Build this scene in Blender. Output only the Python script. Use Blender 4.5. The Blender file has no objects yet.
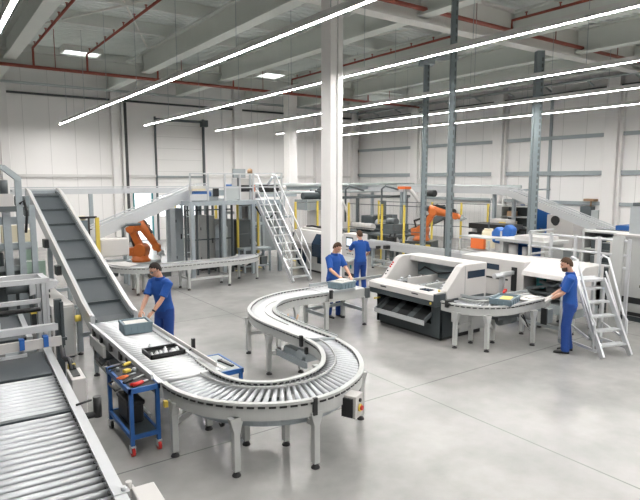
import bpy, math, random
from mathutils import Matrix, Vector, Euler
random.seed(7)
SC = bpy.context.scene
COL = SC.collection
PI = math.pi

# ------------------------------------------------------------------ materials
MATS = {}
def mat(name, col, rough=.5, metal=0., noise=0., nscale=8., bump=0., emit=None, estr=0., coat=0., stretch=None, alpha=None, trans=0.):
    m = bpy.data.materials.new(name); m.use_nodes = True
    nt = m.node_tree; b = nt.nodes['Principled BSDF']
    b.inputs['Base Color'].default_value = (*col, 1)
    b.inputs['Roughness'].default_value = rough
    b.inputs['Metallic'].default_value = metal
    if coat: b.inputs['Coat Weight'].default_value = coat
    if trans: b.inputs['Transmission Weight'].default_value = trans
    if alpha is not None: b.inputs['Alpha'].default_value = alpha
    if emit: b.inputs['Emission Color'].default_value = (*emit, 1); b.inputs['Emission Strength'].default_value = estr
    tc = nt.nodes.new('ShaderNodeTexCoord')
    n = nt.nodes.new('ShaderNodeTexNoise'); n.inputs['Scale'].default_value = nscale; n.inputs['Detail'].default_value = 3
    if stretch:
        mp = nt.nodes.new('ShaderNodeMapping'); mp.inputs['Scale'].default_value = stretch
        nt.links.new(tc.outputs['Object'], mp.inputs['Vector']); nt.links.new(mp.outputs['Vector'], n.inputs['Vector'])
    else:
        nt.links.new(tc.outputs['Object'], n.inputs['Vector'])
    if noise:
        r = nt.nodes.new('ShaderNodeMapRange')
        r.inputs['To Min'].default_value = 1-noise; r.inputs['To Max'].default_value = 1+noise
        nt.links.new(n.outputs['Fac'], r.inputs['Value'])
        mx = nt.nodes.new('ShaderNodeVectorMath'); mx.operation = 'SCALE'; mx.inputs[0].default_value = col
        nt.links.new(r.outputs['Result'], mx.inputs['Scale']); nt.links.new(mx.outputs['Vector'], b.inputs['Base Color'])
    if bump:
        bp = nt.nodes.new('ShaderNodeBump'); bp.inputs['Strength'].default_value = bump; bp.inputs['Distance'].default_value = .01
        nt.links.new(n.outputs['Fac'], bp.inputs['Height']); nt.links.new(bp.outputs['Normal'], b.inputs['Normal'])
    MATS[name] = m
    return m

def floor_mat():
    m = bpy.data.materials.new('polished_concrete'); m.use_nodes = True
    nt = m.node_tree; b = nt.nodes['Principled BSDF']; L = nt.links.new; N = nt.nodes.new
    tc = N('ShaderNodeTexCoord')
    n1 = N('ShaderNodeTexNoise'); n1.inputs['Scale'].default_value = .7; n1.inputs['Detail'].default_value = 6; n1.inputs['Roughness'].default_value = .6
    n2 = N('ShaderNodeTexNoise'); n2.inputs['Scale'].default_value = 3.5; n2.inputs['Detail'].default_value = 6
    L(tc.outputs['Object'], n1.inputs['Vector']); L(tc.outputs['Object'], n2.inputs['Vector'])
    cr = N('ShaderNodeValToRGB')
    cr.color_ramp.elements[0].position = .3; cr.color_ramp.elements[0].color = (.225,.225,.218,1)
    cr.color_ramp.elements[1].position = .72; cr.color_ramp.elements[1].color = (.375,.362,.352,1)
    ad = N('ShaderNodeMath'); ad.operation = 'MULTIPLY_ADD'; ad.inputs[1].default_value = .2; 
    L(n2.outputs['Fac'], ad.inputs[0]); 
    sc = N('ShaderNodeMath'); sc.operation = 'MULTIPLY'; sc.inputs[1].default_value = .8
    L(n1.outputs['Fac'], sc.inputs[0]); L(sc.outputs[0], ad.inputs[2]); L(ad.outputs[0], cr.inputs['Fac'])
    # expansion joints on a 6 m grid
    sx = N('ShaderNodeSeparateXYZ'); L(tc.outputs['Object'], sx.inputs[0])
    def line(sock, off):
        a = N('ShaderNodeMath'); a.operation = 'SUBTRACT'; a.inputs[1].default_value = off; L(sock, a.inputs[0])
        p = N('ShaderNodeMath'); p.operation = 'PINGPONG'; p.inputs[1].default_value = 3.0; L(a.outputs[0], p.inputs[0])
        c = N('ShaderNodeMath'); c.operation = 'LESS_THAN'; c.inputs[1].default_value = .011; L(p.outputs[0], c.inputs[0])
        return c.outputs[0]
    mx = N('ShaderNodeMath'); mx.operation = 'MAXIMUM'; L(line(sx.outputs['X'], 5.9), mx.inputs[0]); L(line(sx.outputs['Y'], 6.0), mx.inputs[1])
    mm = N('ShaderNodeMix'); mm.data_type = 'RGBA'; L(mx.outputs[0], mm.inputs['Factor']); L(cr.outputs['Color'], mm.inputs[6]); mm.inputs[7].default_value = (.16,.165,.16,1)
    L(mm.outputs[2], b.inputs['Base Color'])
    b.inputs['Roughness'].default_value = .24
    b.inputs['Specular IOR Level'].default_value = .6
    return m

FLOOR = floor_mat()
WALL = mat('wall_panel', (.85,.835,.82), .55, 0, .03, .6)
SEAM = mat('panel_seam', (.60,.59,.575), .6)
GIRTW = mat('white_girt', (.66,.65,.63), .5)
GIRTG = mat('grey_girt', (.33,.37,.385), .5)
COLW = mat('white_column_paint', (.78,.765,.75), .5, 0, .02, 2)
DECK = mat('roof_deck', (.76,.81,.78), .6, 0, .04, 1)
BEAM = mat('beam_paint', (.68,.71,.67), .6, 0, .05, 1.5)
BEAML = mat('light_beam_paint', (.78,.78,.74), .55, 0, .04, 1.5)
PIPER = mat('red_pipe_paint', (.30,.075,.05), .5, 0, .08, 5)
PIPEG = mat('grey_conduit', (.46,.50,.50), .45, .3)
DARKP = mat('dark_pipe', (.055,.06,.06), .5)
STEELB = mat('bright_roller_steel', (.62,.63,.645), .42, .4, .03, 30)
ALU = mat('aluminium', (.58,.595,.61), .34, .45, .04, 20)
ALUD = mat('dull_aluminium', (.46,.49,.505), .42, .6, .05, 12)
STEEL = mat('roller_steel', (.44,.455,.475), .36, .6, .03, 30)
ZINC = mat('galvanised_steel', (.36,.405,.43), .42, .45, .10, 14)
GREYP = mat('light_grey_paint', (.45,.46,.45), .45, 0, .03, 4)
GREYM = mat('mid_grey_paint', (.27,.30,.305), .5, 0, .05, 4)
GREYD = mat('dark_grey_paint', (.09,.105,.11), .5, 0, .05, 4)
ANTH = mat('anthracite_paint', (.043,.055,.06), .42, 0, .06, 5)
WHITE = mat('white_machine_paint', (.53,.515,.50), .38, 0, .015, 3)
BELT = mat('belt_rubber', (.040,.050,.057), .55, 0, .12, 6, .05)
BELTL = mat('belt_rubber_light', (.075,.09,.098), .5, 0, .1, 4)
BLACK = mat('black_plastic', (.014,.015,.016), .45, 0, .1, 8)
RUBBER = mat('black_rubber', (.02,.02,.021), .7)
BLUE = mat('blue_paint', (.02,.098,.31), .4, 0, .05, 6)
BLUEL = mat('bright_blue_plastic', (.02,.12,.42), .4)
SHIRT = mat('blue_polo_cloth', (.010,.070,.30), .85, 0, .10, 30, .15)
TROUS = mat('blue_work_trousers', (.009,.046,.22), .85, 0, .12, 25, .15)
SKIN = mat('skin', (.56,.31,.215), .5, 0, .05, 25)
LIPS = mat('lips', (.40,.16,.13), .5)
HAIRD = mat('dark_brown_hair', (.018,.011,.008), .85, 0, .3, 60, .3)
HAIRB = mat('brown_hair', (.06,.03,.014), .85, 0, .3, 60, .3)
EYE = mat('eye_dark', (.02,.016,.014), .25)
ORANGE = mat('robot_orange', (.52,.13,.022), .4, 0, .05, 5)
YELLOW = mat('safety_yellow', (.66,.50,.08), .45, 0, .05, 6)
RED = mat('signal_red', (.55,.025,.02), .4)
ORBOX = mat('orange_panel', (.72,.15,.03), .45)
CRATE = mat('crate_blue_grey', (.17,.235,.27), .5, 0, .06, 6)
PAPER = mat('white_paper', (.56,.55,.53), .7)
CARTON = mat('brown_carton', (.33,.21,.12), .7)
YLABEL = mat('yellow_label', (.74,.52,.14), .6)
GLASS = mat('tinted_glass', (.02,.035,.06), .1, 0)
TGLASS = mat('smoked_panel', (.16,.20,.215), .12)
SCREEN = mat('screen', (.55,.60,.64), .3, 0, 0, 1, 0, (.75,.82,.88), .6)
DAY = mat('daylight_glazing', (.8,.85,.9), .3, 0, 0, 1, 0, (.93,.97,1.), 1.6)
LAMP = mat('lamp_diffuser', (.9,.9,.9), .4, 0, 0, 1, 0, (1.,.975,.95), 75.)
SKYL = mat('skylight_glazing', (.9,.9,.9), .4, 0, 0, 1, 0, (.97,1.,1.), 2.2)
GREEN = mat('pale_green_panel', (.36,.50,.41), .5)
TEAL = mat('teal_plastic', (.02,.22,.24), .4)
CREAM = mat('cream_drum', (.66,.60,.44), .5)

# ------------------------------------------------------------------ mesh builder
def frame(d, up=(0,0,1)):
    d = Vector(d).normalized(); up = Vector(up)
    if abs(d.dot(up)) > .995: up = Vector((0,1,0))
    s = d.cross(up).normalized(); u = s.cross(d).normalized()
    return d, s, u

KXY = 1.0
def setk(k):
    global KXY
    KXY = k
class B:
    def __init__(self): self.v = []; self.f = []; self.s = []; self.r = []
    def add(self, vs, fs, smooth=False):
        o = len(self.v); self.v += [Vector(p) for p in vs]
        if len(self.v) > o: self.r.append((o, len(self.v)))
        for q in fs: self.f.append([o+i for i in q]); self.s.append(smooth)
        return self
    def box(self, x0, x1, y0, y1, z0, z1):
        x0, x1 = min(x0,x1), max(x0,x1); y0, y1 = min(y0,y1), max(y0,y1); z0, z1 = min(z0,z1), max(z0,z1)
        vs = [(x0,y0,z0),(x1,y0,z0),(x1,y1,z0),(x0,y1,z0),(x0,y0,z1),(x1,y0,z1),(x1,y1,z1),(x0,y1,z1)]
        return self.add(vs, [(3,2,1,0),(4,5,6,7),(0,1,5,4),(1,2,6,5),(2,3,7,6),(3,0,4,7)])
    def cbox(self, c, sx, sy, sz, rz=0):
        R = Matrix.Rotation(rz, 3, 'Z'); c = Vector(c)
        vs = [c + R @ Vector((a*sx/2, b*sy/2, d*sz/2)) for d in (-1,1) for a, b in ((-1,-1),(1,-1),(1,1),(-1,1))]
        return self.add(vs, [(3,2,1,0),(4,5,6,7),(0,1,5,4),(1,2,6,5),(2,3,7,6),(3,0,4,7)])
    def beam(self, p, q, w, h, up=(0,0,1)):
        p, q = Vector(p), Vector(q); d, s, u = frame(q-p, up)
        vs = []
        for c in (p, q):
            for a, b in ((-1,-1),(1,-1),(1,1),(-1,1)): vs.append(c + s*(a*w/2) + u*(b*h/2))
        return self.add(vs, [(0,1,2,3),(7,6,5,4),(0,4,5,1),(1,5,6,2),(2,6,7,3),(3,7,4,0)])
    def tube(self, pts, r, n=8, caps=True, r1=None):
        pts = [Vector(p) for p in pts]; k = len(pts); rings = []
        up = Vector((0,0,1)); ps = None
        for i, p in enumerate(pts):
            d = (pts[min(i+1,k-1)] - pts[max(i-1,0)])
            d.normalize()
            if ps is None: _, s, u = frame(d)
            else:
                s = (ps - d*ps.dot(d)); s = s.normalized() if s.length > 1e-6 else frame(d)[1]; u = s.cross(d).normalized()
            ps = s
            rr = r if r1 is None else r + (r1-r)*i/(k-1)
            if isinstance(r, (list,tuple)): rr = r[i]
            rings.append([p + s*math.cos(a)*rr + u*math.sin(a)*rr for a in [2*PI*j/n for j in range(n)]])
        vs = [q for ring in rings for q in ring]; fs = []
        for i in range(k-1):
            for j in range(n): fs.append((i*n+j, i*n+(j+1)%n, (i+1)*n+(j+1)%n, (i+1)*n+j))
        self.add(vs, fs, True)
        if caps:
            o = len(self.v)-len(vs)
            self.f.append([o+j for j in reversed(range(n))]); self.s.append(False)
            self.f.append([o+(k-1)*n+j for j in range(n)]); self.s.append(False)
        return self
    def cyl(self, p, q, r, n=12, r1=None): return self.tube([p,q], r, n, True, r1)
    def disc(self, c, r, h, n=14): c = Vector(c); return self.cyl(c, c+Vector((0,0,h)), r, n)
    def prism(self, poly, ext):
        ext = Vector(ext); n = len(poly); a = [Vector(p) for p in poly]
        return self.add(a + [p+ext for p in a], [tuple(reversed(range(n))), tuple(range(n,2*n))] + [(i,(i+1)%n,n+(i+1)%n,n+i) for i in range(n)])
    def lathe(self, c, prof, n=14):
        c = Vector(c); vs = []; k = len(prof)
        for r, z in prof:
            for j in range(n): a = 2*PI*j/n; vs.append(c + Vector((r*math.cos(a), r*math.sin(a), z)))
        fs = [(i*n+j, i*n+(j+1)%n, (i+1)*n+(j+1)%n, (i+1)*n+j) for i in range(k-1) for j in range(n)]
        fs += [tuple(reversed(range(n))), tuple((k-1)*n+j for j in range(n))]
        return self.add(vs, fs, True)
    def ell(self, c, r, n=16, m=10, rot=None):
        c = Vector(c); r = (r,r,r) if not hasattr(r,'__len__') else r; vs = []
        for i in range(m+1):
            t = PI*i/m
            for j in range(n):
                a = 2*PI*j/n; p = Vector((r[0]*math.sin(t)*math.cos(a), r[1]*math.sin(t)*math.sin(a), -r[2]*math.cos(t)))
                if rot: p = rot @ p
                vs.append(c+p)
        fs = [(i*n+j, i*n+(j+1)%n, (i+1)*n+(j+1)%n, (i+1)*n+j) for i in range(m) for j in range(n)]
        return self.add(vs, fs, True)
    def sweep(self, path, prof):
        """prof: closed list of (offset, z) ; path: list of (x,y,z) ; offset to the left of travel"""
        path = [Vector(p) for p in path]; k = len(path); n = len(prof); vs = []
        for i, p in enumerate(path):
            d = path[min(i+1,k-1)] - path[max(i-1,0)]; d.z = 0; d.normalize(); l = Vector((-d.y, d.x, 0))
            for o, z in prof: vs.append(p + l*o + Vector((0,0,z)))
        fs = [(i*n+j, i*n+(j+1)%n, (i+1)*n+(j+1)%n, (i+1)*n+j) for i in range(k-1) for j in range(n)]
        fs += [tuple(reversed(range(n))), tuple((k-1)*n+j for j in range(n))]
        return self.add(vs, fs)
    def loft(self, rings):
        n = len(rings[0]); k = len(rings); vs = [p for r in rings for p in r]
        fs = [(i*n+j, i*n+(j+1)%n, (i+1)*n+(j+1)%n, (i+1)*n+j) for i in range(k-1) for j in range(n)]
        fs += [tuple(reversed(range(n))), tuple((k-1)*n+j for j in range(n))]
        return self.add(vs, fs, True)
    def pieces(self):
        """the far-apart pieces of this builder, each a builder of its own"""
        k = len(self.r)
        if k < 2: return [self]
        bb = []
        for a, c in self.r:
            P = self.v[a:c]; bb.append(([min(p[i] for p in P) for i in range(3)], [max(p[i] for p in P) for i in range(3)]))
        par = list(range(k))
        def find(i):
            while par[i] != i: i = par[i]
            return i
        size = [max(h[i]-l[i] for i in range(3)) for l, h in bb]
        for i in range(k):
            for j in range(i+1, k):
                g = math.sqrt(sum(max(0, bb[i][0][d]-bb[j][1][d], bb[j][0][d]-bb[i][1][d])**2 for d in range(3)))
                if g <= max(.02, .495*max(size[i], size[j])): par[find(j)] = find(i)
        groups = {}
        for i in range(k): groups.setdefault(find(i), []).append(i)
        if len(groups) < 2: return [self]
        home = [0]*len(self.v)
        for i, (a, c) in enumerate(self.r):
            for q in range(a, c): home[q] = find(i)
        out = []
        for g, mem in groups.items():
            n = B(); mp = {}
            for i in mem:
                a, c = self.r[i]
                n.r.append((len(n.v), len(n.v)+c-a))
                for q in range(a, c): mp[q] = len(n.v); n.v.append(self.v[q])
            for fa, sm in zip(self.f, self.s):
                if home[fa[0]] == g: n.f.append([mp[q] for q in fa]); n.s.append(sm)
            out.append(n)
        return out
    def mesh(self, name, m, inv=None):
        me = bpy.data.meshes.new(name)
        vs = [tuple(inv @ Vector((p.x*KXY,p.y*KXY,p.z))) if inv else tuple(p) for p in self.v]
        me.from_pydata(vs, [], self.f); me.polygons.foreach_set('use_smooth', self.s)
        me.validate(clean_customdata=False)
        import bmesh
        bm = bmesh.new(); bm.from_mesh(me); bmesh.ops.recalc_face_normals(bm, faces=bm.faces); bm.to_mesh(me); bm.free()
        me.materials.append(m); me.update()
        return me

INV = {}
def setp(o, label=None, cat=None, group=None, kind=None):
    if label: o['label'] = label
    if cat: o['category'] = cat
    if group: o['group'] = group
    if kind: o['kind'] = kind
    return o
def thing(name, label, cat, loc=(0,0,0), rot=0, group=None):
    loc = (loc[0]*KXY, loc[1]*KXY, loc[2])
    o = bpy.data.objects.new(name, None); COL.objects.link(o); o.empty_display_size = .2
    o.location = loc; o.rotation_euler = (0,0,rot); setp(o, label, cat, group)
    INV[o.name] = (Matrix.Translation(loc) @ Matrix.Rotation(rot,4,'Z')).inverted()
    return o
def part(name, b, m, parent, label=None, local=False, bevel=0, kind=None):
    inv = INV[parent.name]
    bs = b.pieces()
    if len(bs) > 1:
        os_ = [part(name, x, m, parent, label, local, bevel, kind) for x in bs]
        return os_[0]
    o = bpy.data.objects.new(name, b.mesh(name, m, None if local else inv)); COL.objects.link(o); o.parent = parent
    INV[o.name] = inv
    if bevel:
        md = o.modifiers.new('bevel','BEVEL'); md.width = bevel; md.segments = 2; md.limit_method = 'ANGLE'
    setp(o, label, kind=kind)
    return o
def solo(name, label, cat, b, m, loc, rot=0, group=None, bevel=0, local=False):
    loc = (loc[0]*KXY, loc[1]*KXY, loc[2])
    inv = (Matrix.Translation(loc) @ Matrix.Rotation(rot,4,'Z')).inverted()
    o = bpy.data.objects.new(name, b.mesh(name, m, None if local else inv)); COL.objects.link(o)
    o.location = loc; o.rotation_euler = (0,0,rot); INV[o.name] = inv
    if bevel:
        md = o.modifiers.new('bevel','BEVEL'); md.width = bevel; md.segments = 2; md.limit_method = 'ANGLE'
    return setp(o, label, cat, group)
def struct(name, b, m, parent=None, bevel=0):
    o = bpy.data.objects.new(name, b.mesh(name, m)); COL.objects.link(o)
    o.parent = parent
    INV[o.name] = Matrix.Identity(4)
    if not parent: o['kind'] = 'structure'
    if bevel:
        md = o.modifiers.new('bevel','BEVEL'); md.width = bevel; md.segments = 2; md.limit_method = 'ANGLE'
    return o
def dup(root, loc, rot=None, label=None, group=None):
    r = root.copy(); COL.objects.link(r); r.location = loc
    if rot is not None: r.rotation_euler = (0,0,rot)
    if label: r['label'] = label
    if group: r['group'] = group
    for ch in list(root.children):
        c = ch.copy(); COL.objects.link(c); c.parent = r
        for g in list(ch.children):
            d = g.copy(); COL.objects.link(d); d.parent = c
    INV[r.name] = (Matrix.Translation(loc) @ Matrix.Rotation(r.rotation_euler.z,4,'Z')).inverted()
    return r
def dup_part(o, off, parent):
    c = o.copy(); COL.objects.link(c); c.parent = parent; c.location = o.location + Vector((off[0]*KXY,off[1]*KXY,off[2])); return c
def foot_on(leg, x, y, r=.035):
    return part('foot', B().lathe((x,y,0), [(r,0),(r,.012),(r*.75,.03),(.012,.035),(.012,.1)], 12), RUBBER, leg)
def leg(parent, x, y, z, w=.06, m=None, flare=0, name='leg', axis='x'):
    b = B().box(x-w/2, x+w/2, y-w/2, y+w/2, .06, z)
    if flare:
        if axis == 'x': b.prism([(x-w/2-flare,y-w/2-.004,z),(x+w/2+flare,y-w/2-.004,z),(x+w/2,y-w/2-.004,z-.16),(x-w/2,y-w/2-.004,z-.16)], (0,w+.008,0))
        else: b.prism([(x-w/2-.004,y-w/2-flare,z),(x-w/2-.004,y+w/2+flare,z),(x-w/2-.004,y+w/2,z-.16),(x-w/2-.004,y-w/2,z-.16)], (w+.008,0,0))
    o = part(name, b, m or GREYP, parent)
    foot_on(o, x, y, .05 if w > .05 else .035)
    return o
def arc(cx, cy, r, a0, a1, n):
    return [(cx+r*math.cos(math.radians(a0+(a1-a0)*i/n)), cy+r*math.sin(math.radians(a0+(a1-a0)*i/n))) for i in range(n+1)]
def spline(pts, n=6):
    P = [Vector((*p[:2],0)) for p in pts]; out = []
    for i in range(len(P)-1):
        a, b_, c, d = P[max(i-1,0)], P[i], P[i+1], P[min(i+2,len(P)-1)]
        for k in range(n):
            t = k/n; out.append(.5*((2*b_)+(c-a)*t+(2*a-5*b_+4*c-d)*t*t+(3*b_-a-3*c+d)*t**3))
    return [(p.x,p.y) for p in out+[P[-1]]]
def resample(pts, n):
    P = [Vector((*p, 0) if len(p) == 2 else p) for p in pts]; L = [0]
    for a, b in zip(P, P[1:]): L.append(L[-1]+(b-a).length)
    out = []; j = 0
    for i in range(n):
        t = L[-1]*i/(n-1)
        while j < len(P)-2 and L[j+1] < t: j += 1
        k = (t-L[j])/max(1e-9, L[j+1]-L[j]); out.append(P[j].lerp(P[j+1], min(1,max(0,k))))
    return out, L[-1]
# ------------------------------------------------------------------ SETTING
YW, XW, ZC = 29.5, 24.1, 8.85
XA, YA = -12., -9.
struct('floor', B().box(XA, XW, YA, YW, -.15, 0), FLOOR)
# far left wall with a dock door opening and a strip window
DX0, DX1, DZ = 10.3, 12.9, 6.4            # dock door
WX0, WX1, WZ0, WZ1 = 9.05, 9.95, .05, 2.5
b = B()
b.box(XA, WX0, YW, YW+.25, 0, ZC); b.box(WX0, WX1, YW, YW+.25, WZ1, ZC); b.box(WX1, DX0, YW, YW+.25, 0, ZC)
b.box(DX0, DX1, YW, YW+.25, DZ, ZC); b.box(DX1, XW+.25, YW, YW+.25, 0, ZC)
wl = struct('wall_far', b, WALL)
b = B()
x = XA+.4
while x < XW:
    if not (WX0 < x < WX1 or DX0 < x < DX1): b.box(x-.008, x+.008, YW-.006, YW+.01, .02, ZC)
    x += 1.12
part('panel_seam', b, SEAM, wl)
b = B().box(XW, XW+.25, YA, YW+.25, 0, ZC); wr = struct('wall_right', b, WALL)
b = B(); y = YA+.3
while y < YW: b.box(XW-.006, XW+.01, y-.008, y+.008, .02, ZC); y += 1.12
part('panel_seam', b, SEAM, wr)
struct('wall_left', B().box(XA-.25, XA, YA, YW+.25, 0, ZC), WALL)
struct('wall_back', B().box(XA-.25, XW+.25, YA-.25, YA, 0, ZC), WALL)
# dock door
b = B()
b.box(DX0, DX1, YW+.06, YW+.14, 0, DZ)
d1 = struct('door_1', b, WALL)
b = B()
for i in range(1,11): b.box(DX0, DX1, YW+.052, YW+.065, .0+i*.61-.008, .0+i*.61+.008)
part('panel_seam', b, SEAM, d1)
b = B()
for z0 in (1.28,):
    for k in range(4): b.box(DX0+.12+k*.62, DX0+.12+k*.62+.5, YW+.035, YW+.07, z0, z0+1.1)
part('door_window', b, DAY, d1, 'bright daylit glazing')
b = B().box(DX0-.08, DX0, YW-.10, YW, 0, DZ+.1).box(DX1, DX1+.10, YW-.14, YW, 0, DZ+.1)
part('guide_rail', b, GREYD, d1)
part('spring_shaft', B().cyl((DX0-.1,YW-.15,DZ-.05),(DX1+.1,YW-.15,DZ-.05),.07).box(DX1-.1,DX1+.25,YW-.3,YW,DZ-.3,DZ+.05), GREYD, d1)
part('lintel', B().box(DX0-.1,DX1+.1,YW-.06,YW,3.32,3.42), GREYM, d1)
# daylit doorway behind the robot
w1 = struct('window_1', B().box(WX0-.07,WX0,YW-.06,YW+.1,WZ0,WZ1).box(WX1,WX1+.07,YW-.06,YW+.1,WZ0,WZ1).box(WX0-.07,WX1+.07,YW-.06,YW+.1,WZ1,WZ1+.1), TEAL)
part('window_glass', B().box(WX0,WX1,YW+.08,YW+.12,WZ0,WZ1), DAY, w1)
# wall columns
for i, (x, w) in enumerate(((3.25,.36),(8.15,.34),(15.0,.5),(20.6,.45),(23.55,.4))):
    struct('wall_column', B().box(x-w/2, x+w/2, YW-.32, YW, 0, 8.6), COLW, bevel=.01)
struct('trim_1', B().box(8.5, 8.62, YW-.2, YW, .0, 7.1), COLW)
struct('trim_2', B().box(8.64, 8.78, YW-.16, YW, .0, 7.1), DARKP)
for y in (24.0, 18.15, 12.45, 6.6):
    struct('wall_column', B().box(XW-.36, XW, y-.28, y+.28, 0, 7.7), COLW, bevel=.01)
    struct('wall_column', B().box(XW-.22, XW, y-.42, y-.30, 0, 7.0), COLW)
# horizontal girts
struct('trim_3', B().box(3.45, 8.0, YW-.14, YW, 3.33, 3.47), GIRTW)
struct('trim_4', B().box(8.8, DX0-.1, YW-.14, YW, 3.33, 3.47), GIRTW)
struct('trim_5', B().box(DX1+.12, XW, YW-.14, YW, 3.33, 3.47), GIRTW)
struct('trim_6', B().box(XA, 3.05, YW-.14, YW, 3.33, 3.47), GIRTW)
n = 7
for z, h in ((5.12,.16),(3.5,.2),(2.18,.15)):
    struct('trim_%d' % n, B().box(XW-.13, XW, YA, YW, z-h/2, z+h/2), GIRTG); n += 1
for y in (21.2, 15.4, 9.6):
    struct('trim_%d' % n, B().box(XW-.08, XW, y-.06, y+.06, 0, 7.), GIRTG); n += 1
# eaves strips
struct('trim_%d' % n, B().box(XW-.25, XW, YA, YW, 6.98, 7.12), DARKP); n += 1
struct('trim_%d' % n, B().box(XA, XW, YW-.14, YW-.02, 7.13, 7.22), DARKP); n += 1
# roof deck: trapezoidal sheet, ribs running along x
b = B(); prof = []; y = YA
while y < YW+.3:
    prof += [(y,ZC),(y+.14,ZC),(y+.18,ZC+.07),(y+.26,ZC+.07)]; y += .30
vs = []
for y, z in prof: vs += [(XA,y,z),(XW+.25,y,z)]
b.add(vs, [(2*i,2*i+1,2*i+3,2*i+2) for i in range(len(prof)-1)])
b.box(XA, XW+.25, YA, YW+.25, ZC+.16, ZC+.3)
ceiling = struct('ceiling', b, DECK)
# primary girders along x and roof beams along y
def ibeam(b, p, q, w, h, t=.05):
    p, q = Vector(p), Vector(q); u = Vector((0,0,1))
    b.beam(p+u*(t/2), q+u*(t/2), w, t); b.beam(p+u*(h-t/2), q+u*(h-t/2), w, t); b.beam(p+u*h/2, q+u*h/2, .12, h-2*t)
    return b
for y in (24.0, 11.5, -0.4):
    struct('roof_girder', ibeam(B(), (XA,y,7.44), (XW,y,7.44), .42, .55 if y > 20 else 1.0, .07), BEAML if y < 20 else BEAM)
for x in (-5.6, -1.2, 3.0, 8.0, 11.5, 15.6, 19.2, 23.2):
    for y0, y1 in ((YA,-.4),(-.4,11.5),(11.5,24.0),(24.0,YW)):
        yy0 = y0 + .1; yy1 = y1 - .1
        struct('roof_beam', ibeam(B(), (x,yy0,7.6), (x,yy1,7.6), .40, .82, .07), BEAM)
for y in (20.8, 17.8, 14.8, 27., 8.8, 5.8):
    struct('purlin', B().box(XA, XW, y-.06, y+.06, 8.42, 8.84), BEAM)
for (a, c) in (((3.2,23.),(7.8,13.)),((3.2,13.),(7.8,23.)),((11.7,23.5),(15.4,12.5)),((15.8,12.5),(19.3,23.))):
    struct('wind_brace', B().cyl((*a,8.5),(*c,8.5),.035), BEAML)
# rooflights
for i, (x0,x1,y0,y1) in enumerate(((5.4,6.8,26.1,27.2),(14.9,16.15,25.7,26.8),(20.4,21.8,22.3,23.4),(11.9,13.4,2.,3.2))):
    w = struct('window_%d' % (i+2), B().box(x0-.1,x1+.1,y0-.1,y0,8.62,8.86).box(x0-.1,x1+.1,y1,y1+.1,8.62,8.86).box(x0-.1,x0,y0,y1,8.62,8.86).box(x1,x1+.1,y0,y1,8.62,8.86), BEAML)
    part('window_glass', B().box(x0,x1,y0,y1,8.70,8.74), SKYL, w)
# free-standing columns
struct('column', B().box(8.22-.19, 8.22+.19, 11.1-.19, 11.1+.19, 0, 7.5), COLW, bevel=.015)
struct('trim_%d' % n, B().box(8.22, 8.25, 10.885, 10.908, 0, 7.5), SEAM); n += 1
struct('column', B().box(15.2-.24, 15.2+.24, 24-.24, 24+.24, 0, 7.5), COLW, bevel=.015)

# ------------------------------------------------------------------ roof services (things)
def pipe_run(name, label, cat, pts, r, m, group=None, hangers=()):
    t = thing(name, label, cat, tuple(pts[0]), 0, group)
    part('pipe', B().tube(pts, r, 8), m, t)
    if hangers:
        b = B()
        for p in hangers: b.cyl(p, (p[0],p[1],ZC-.01), .014, 5)
        part('hanger', b, m, t)
    return t
for i, (y, z, lab) in enumerate(((23.7,7.37,'long red sprinkler main under the girder nearest the far wall'),(11.2,7.75,'long red sprinkler main along the girder above the white column'))):
    pipe_run('sprinkler_main', lab, 'sprinkler pipe', [(-4,y,z),(23.8,y,z)], .065, PIPER, 'red sprinkler mains', [(x,y,z) for x in (-1,4.5,9.5,13.5,17.5,21.5)])
def branch(x, y0, y1, zmain, lab):
    t = thing('sprinkler_branch', lab, 'sprinkler pipe', (x,y1,zmain), 0, 'red sprinkler branch pipes')
    part('pipe', B().tube([(x,y0,8.05),(x,y1,8.05),(x,y1,zmain)], .042, 7), PIPER, t)
    b = B(); y = y0+1.
    k = 0
    while y < y1-.4 and k < 40: b.cyl((x,y,8.05),(x,y,8.19),.022,5).disc((x,y,8.17),.045,.02,6); y += 1.1; k += 1
    part('sprinkler_head', b, PIPER, t)
for x, w in ((3.75,'beside the roof beam at the left edge'),(5.65,'in the left bay, nearer the left rooflight'),(8.45,'just right of the beam that passes above the long lamp'),(11.95,'above the far end of the overhead incline'),(15.1,'ending beside the rooflight by the white column'),(19.95,'in the bay by the right wall')):
    branch(x, 12.3, 23.68, 7.37, 'thin red sprinkler branch ' + w)
for x, w in ((12.0,'nearest the white column'),(15.15,'above the thick grey post'),(19.9,'nearest the right wall')):
    branch(x, -.2, 11.2, 7.75, 'red sprinkler branch of the near roof bay ' + w)
t = thing('cable_tray', 'pale grey cable tray along the far wall below the roof', 'cable tray', (XA,29.2,7.55))
part('tray', B().box(XA,XW-.4,29.05,29.25,7.53,7.63), PIPEG, t)
t = thing('conduit', 'grey conduit with brackets high along the right wall', 'conduit', (XW-.5,YA,7.45))
part('pipe', B().cyl((XW-.5,YA,7.45),(XW-.5,YW-.4,7.45),.06), PIPEG, t)
b = B(); y = 1.5
while y < 28: b.beam((XW-.5,y,7.4),(XW-.02,y,7.25),.06,.06); y += 2.0
part('bracket', b, PIPEG, t)

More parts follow.
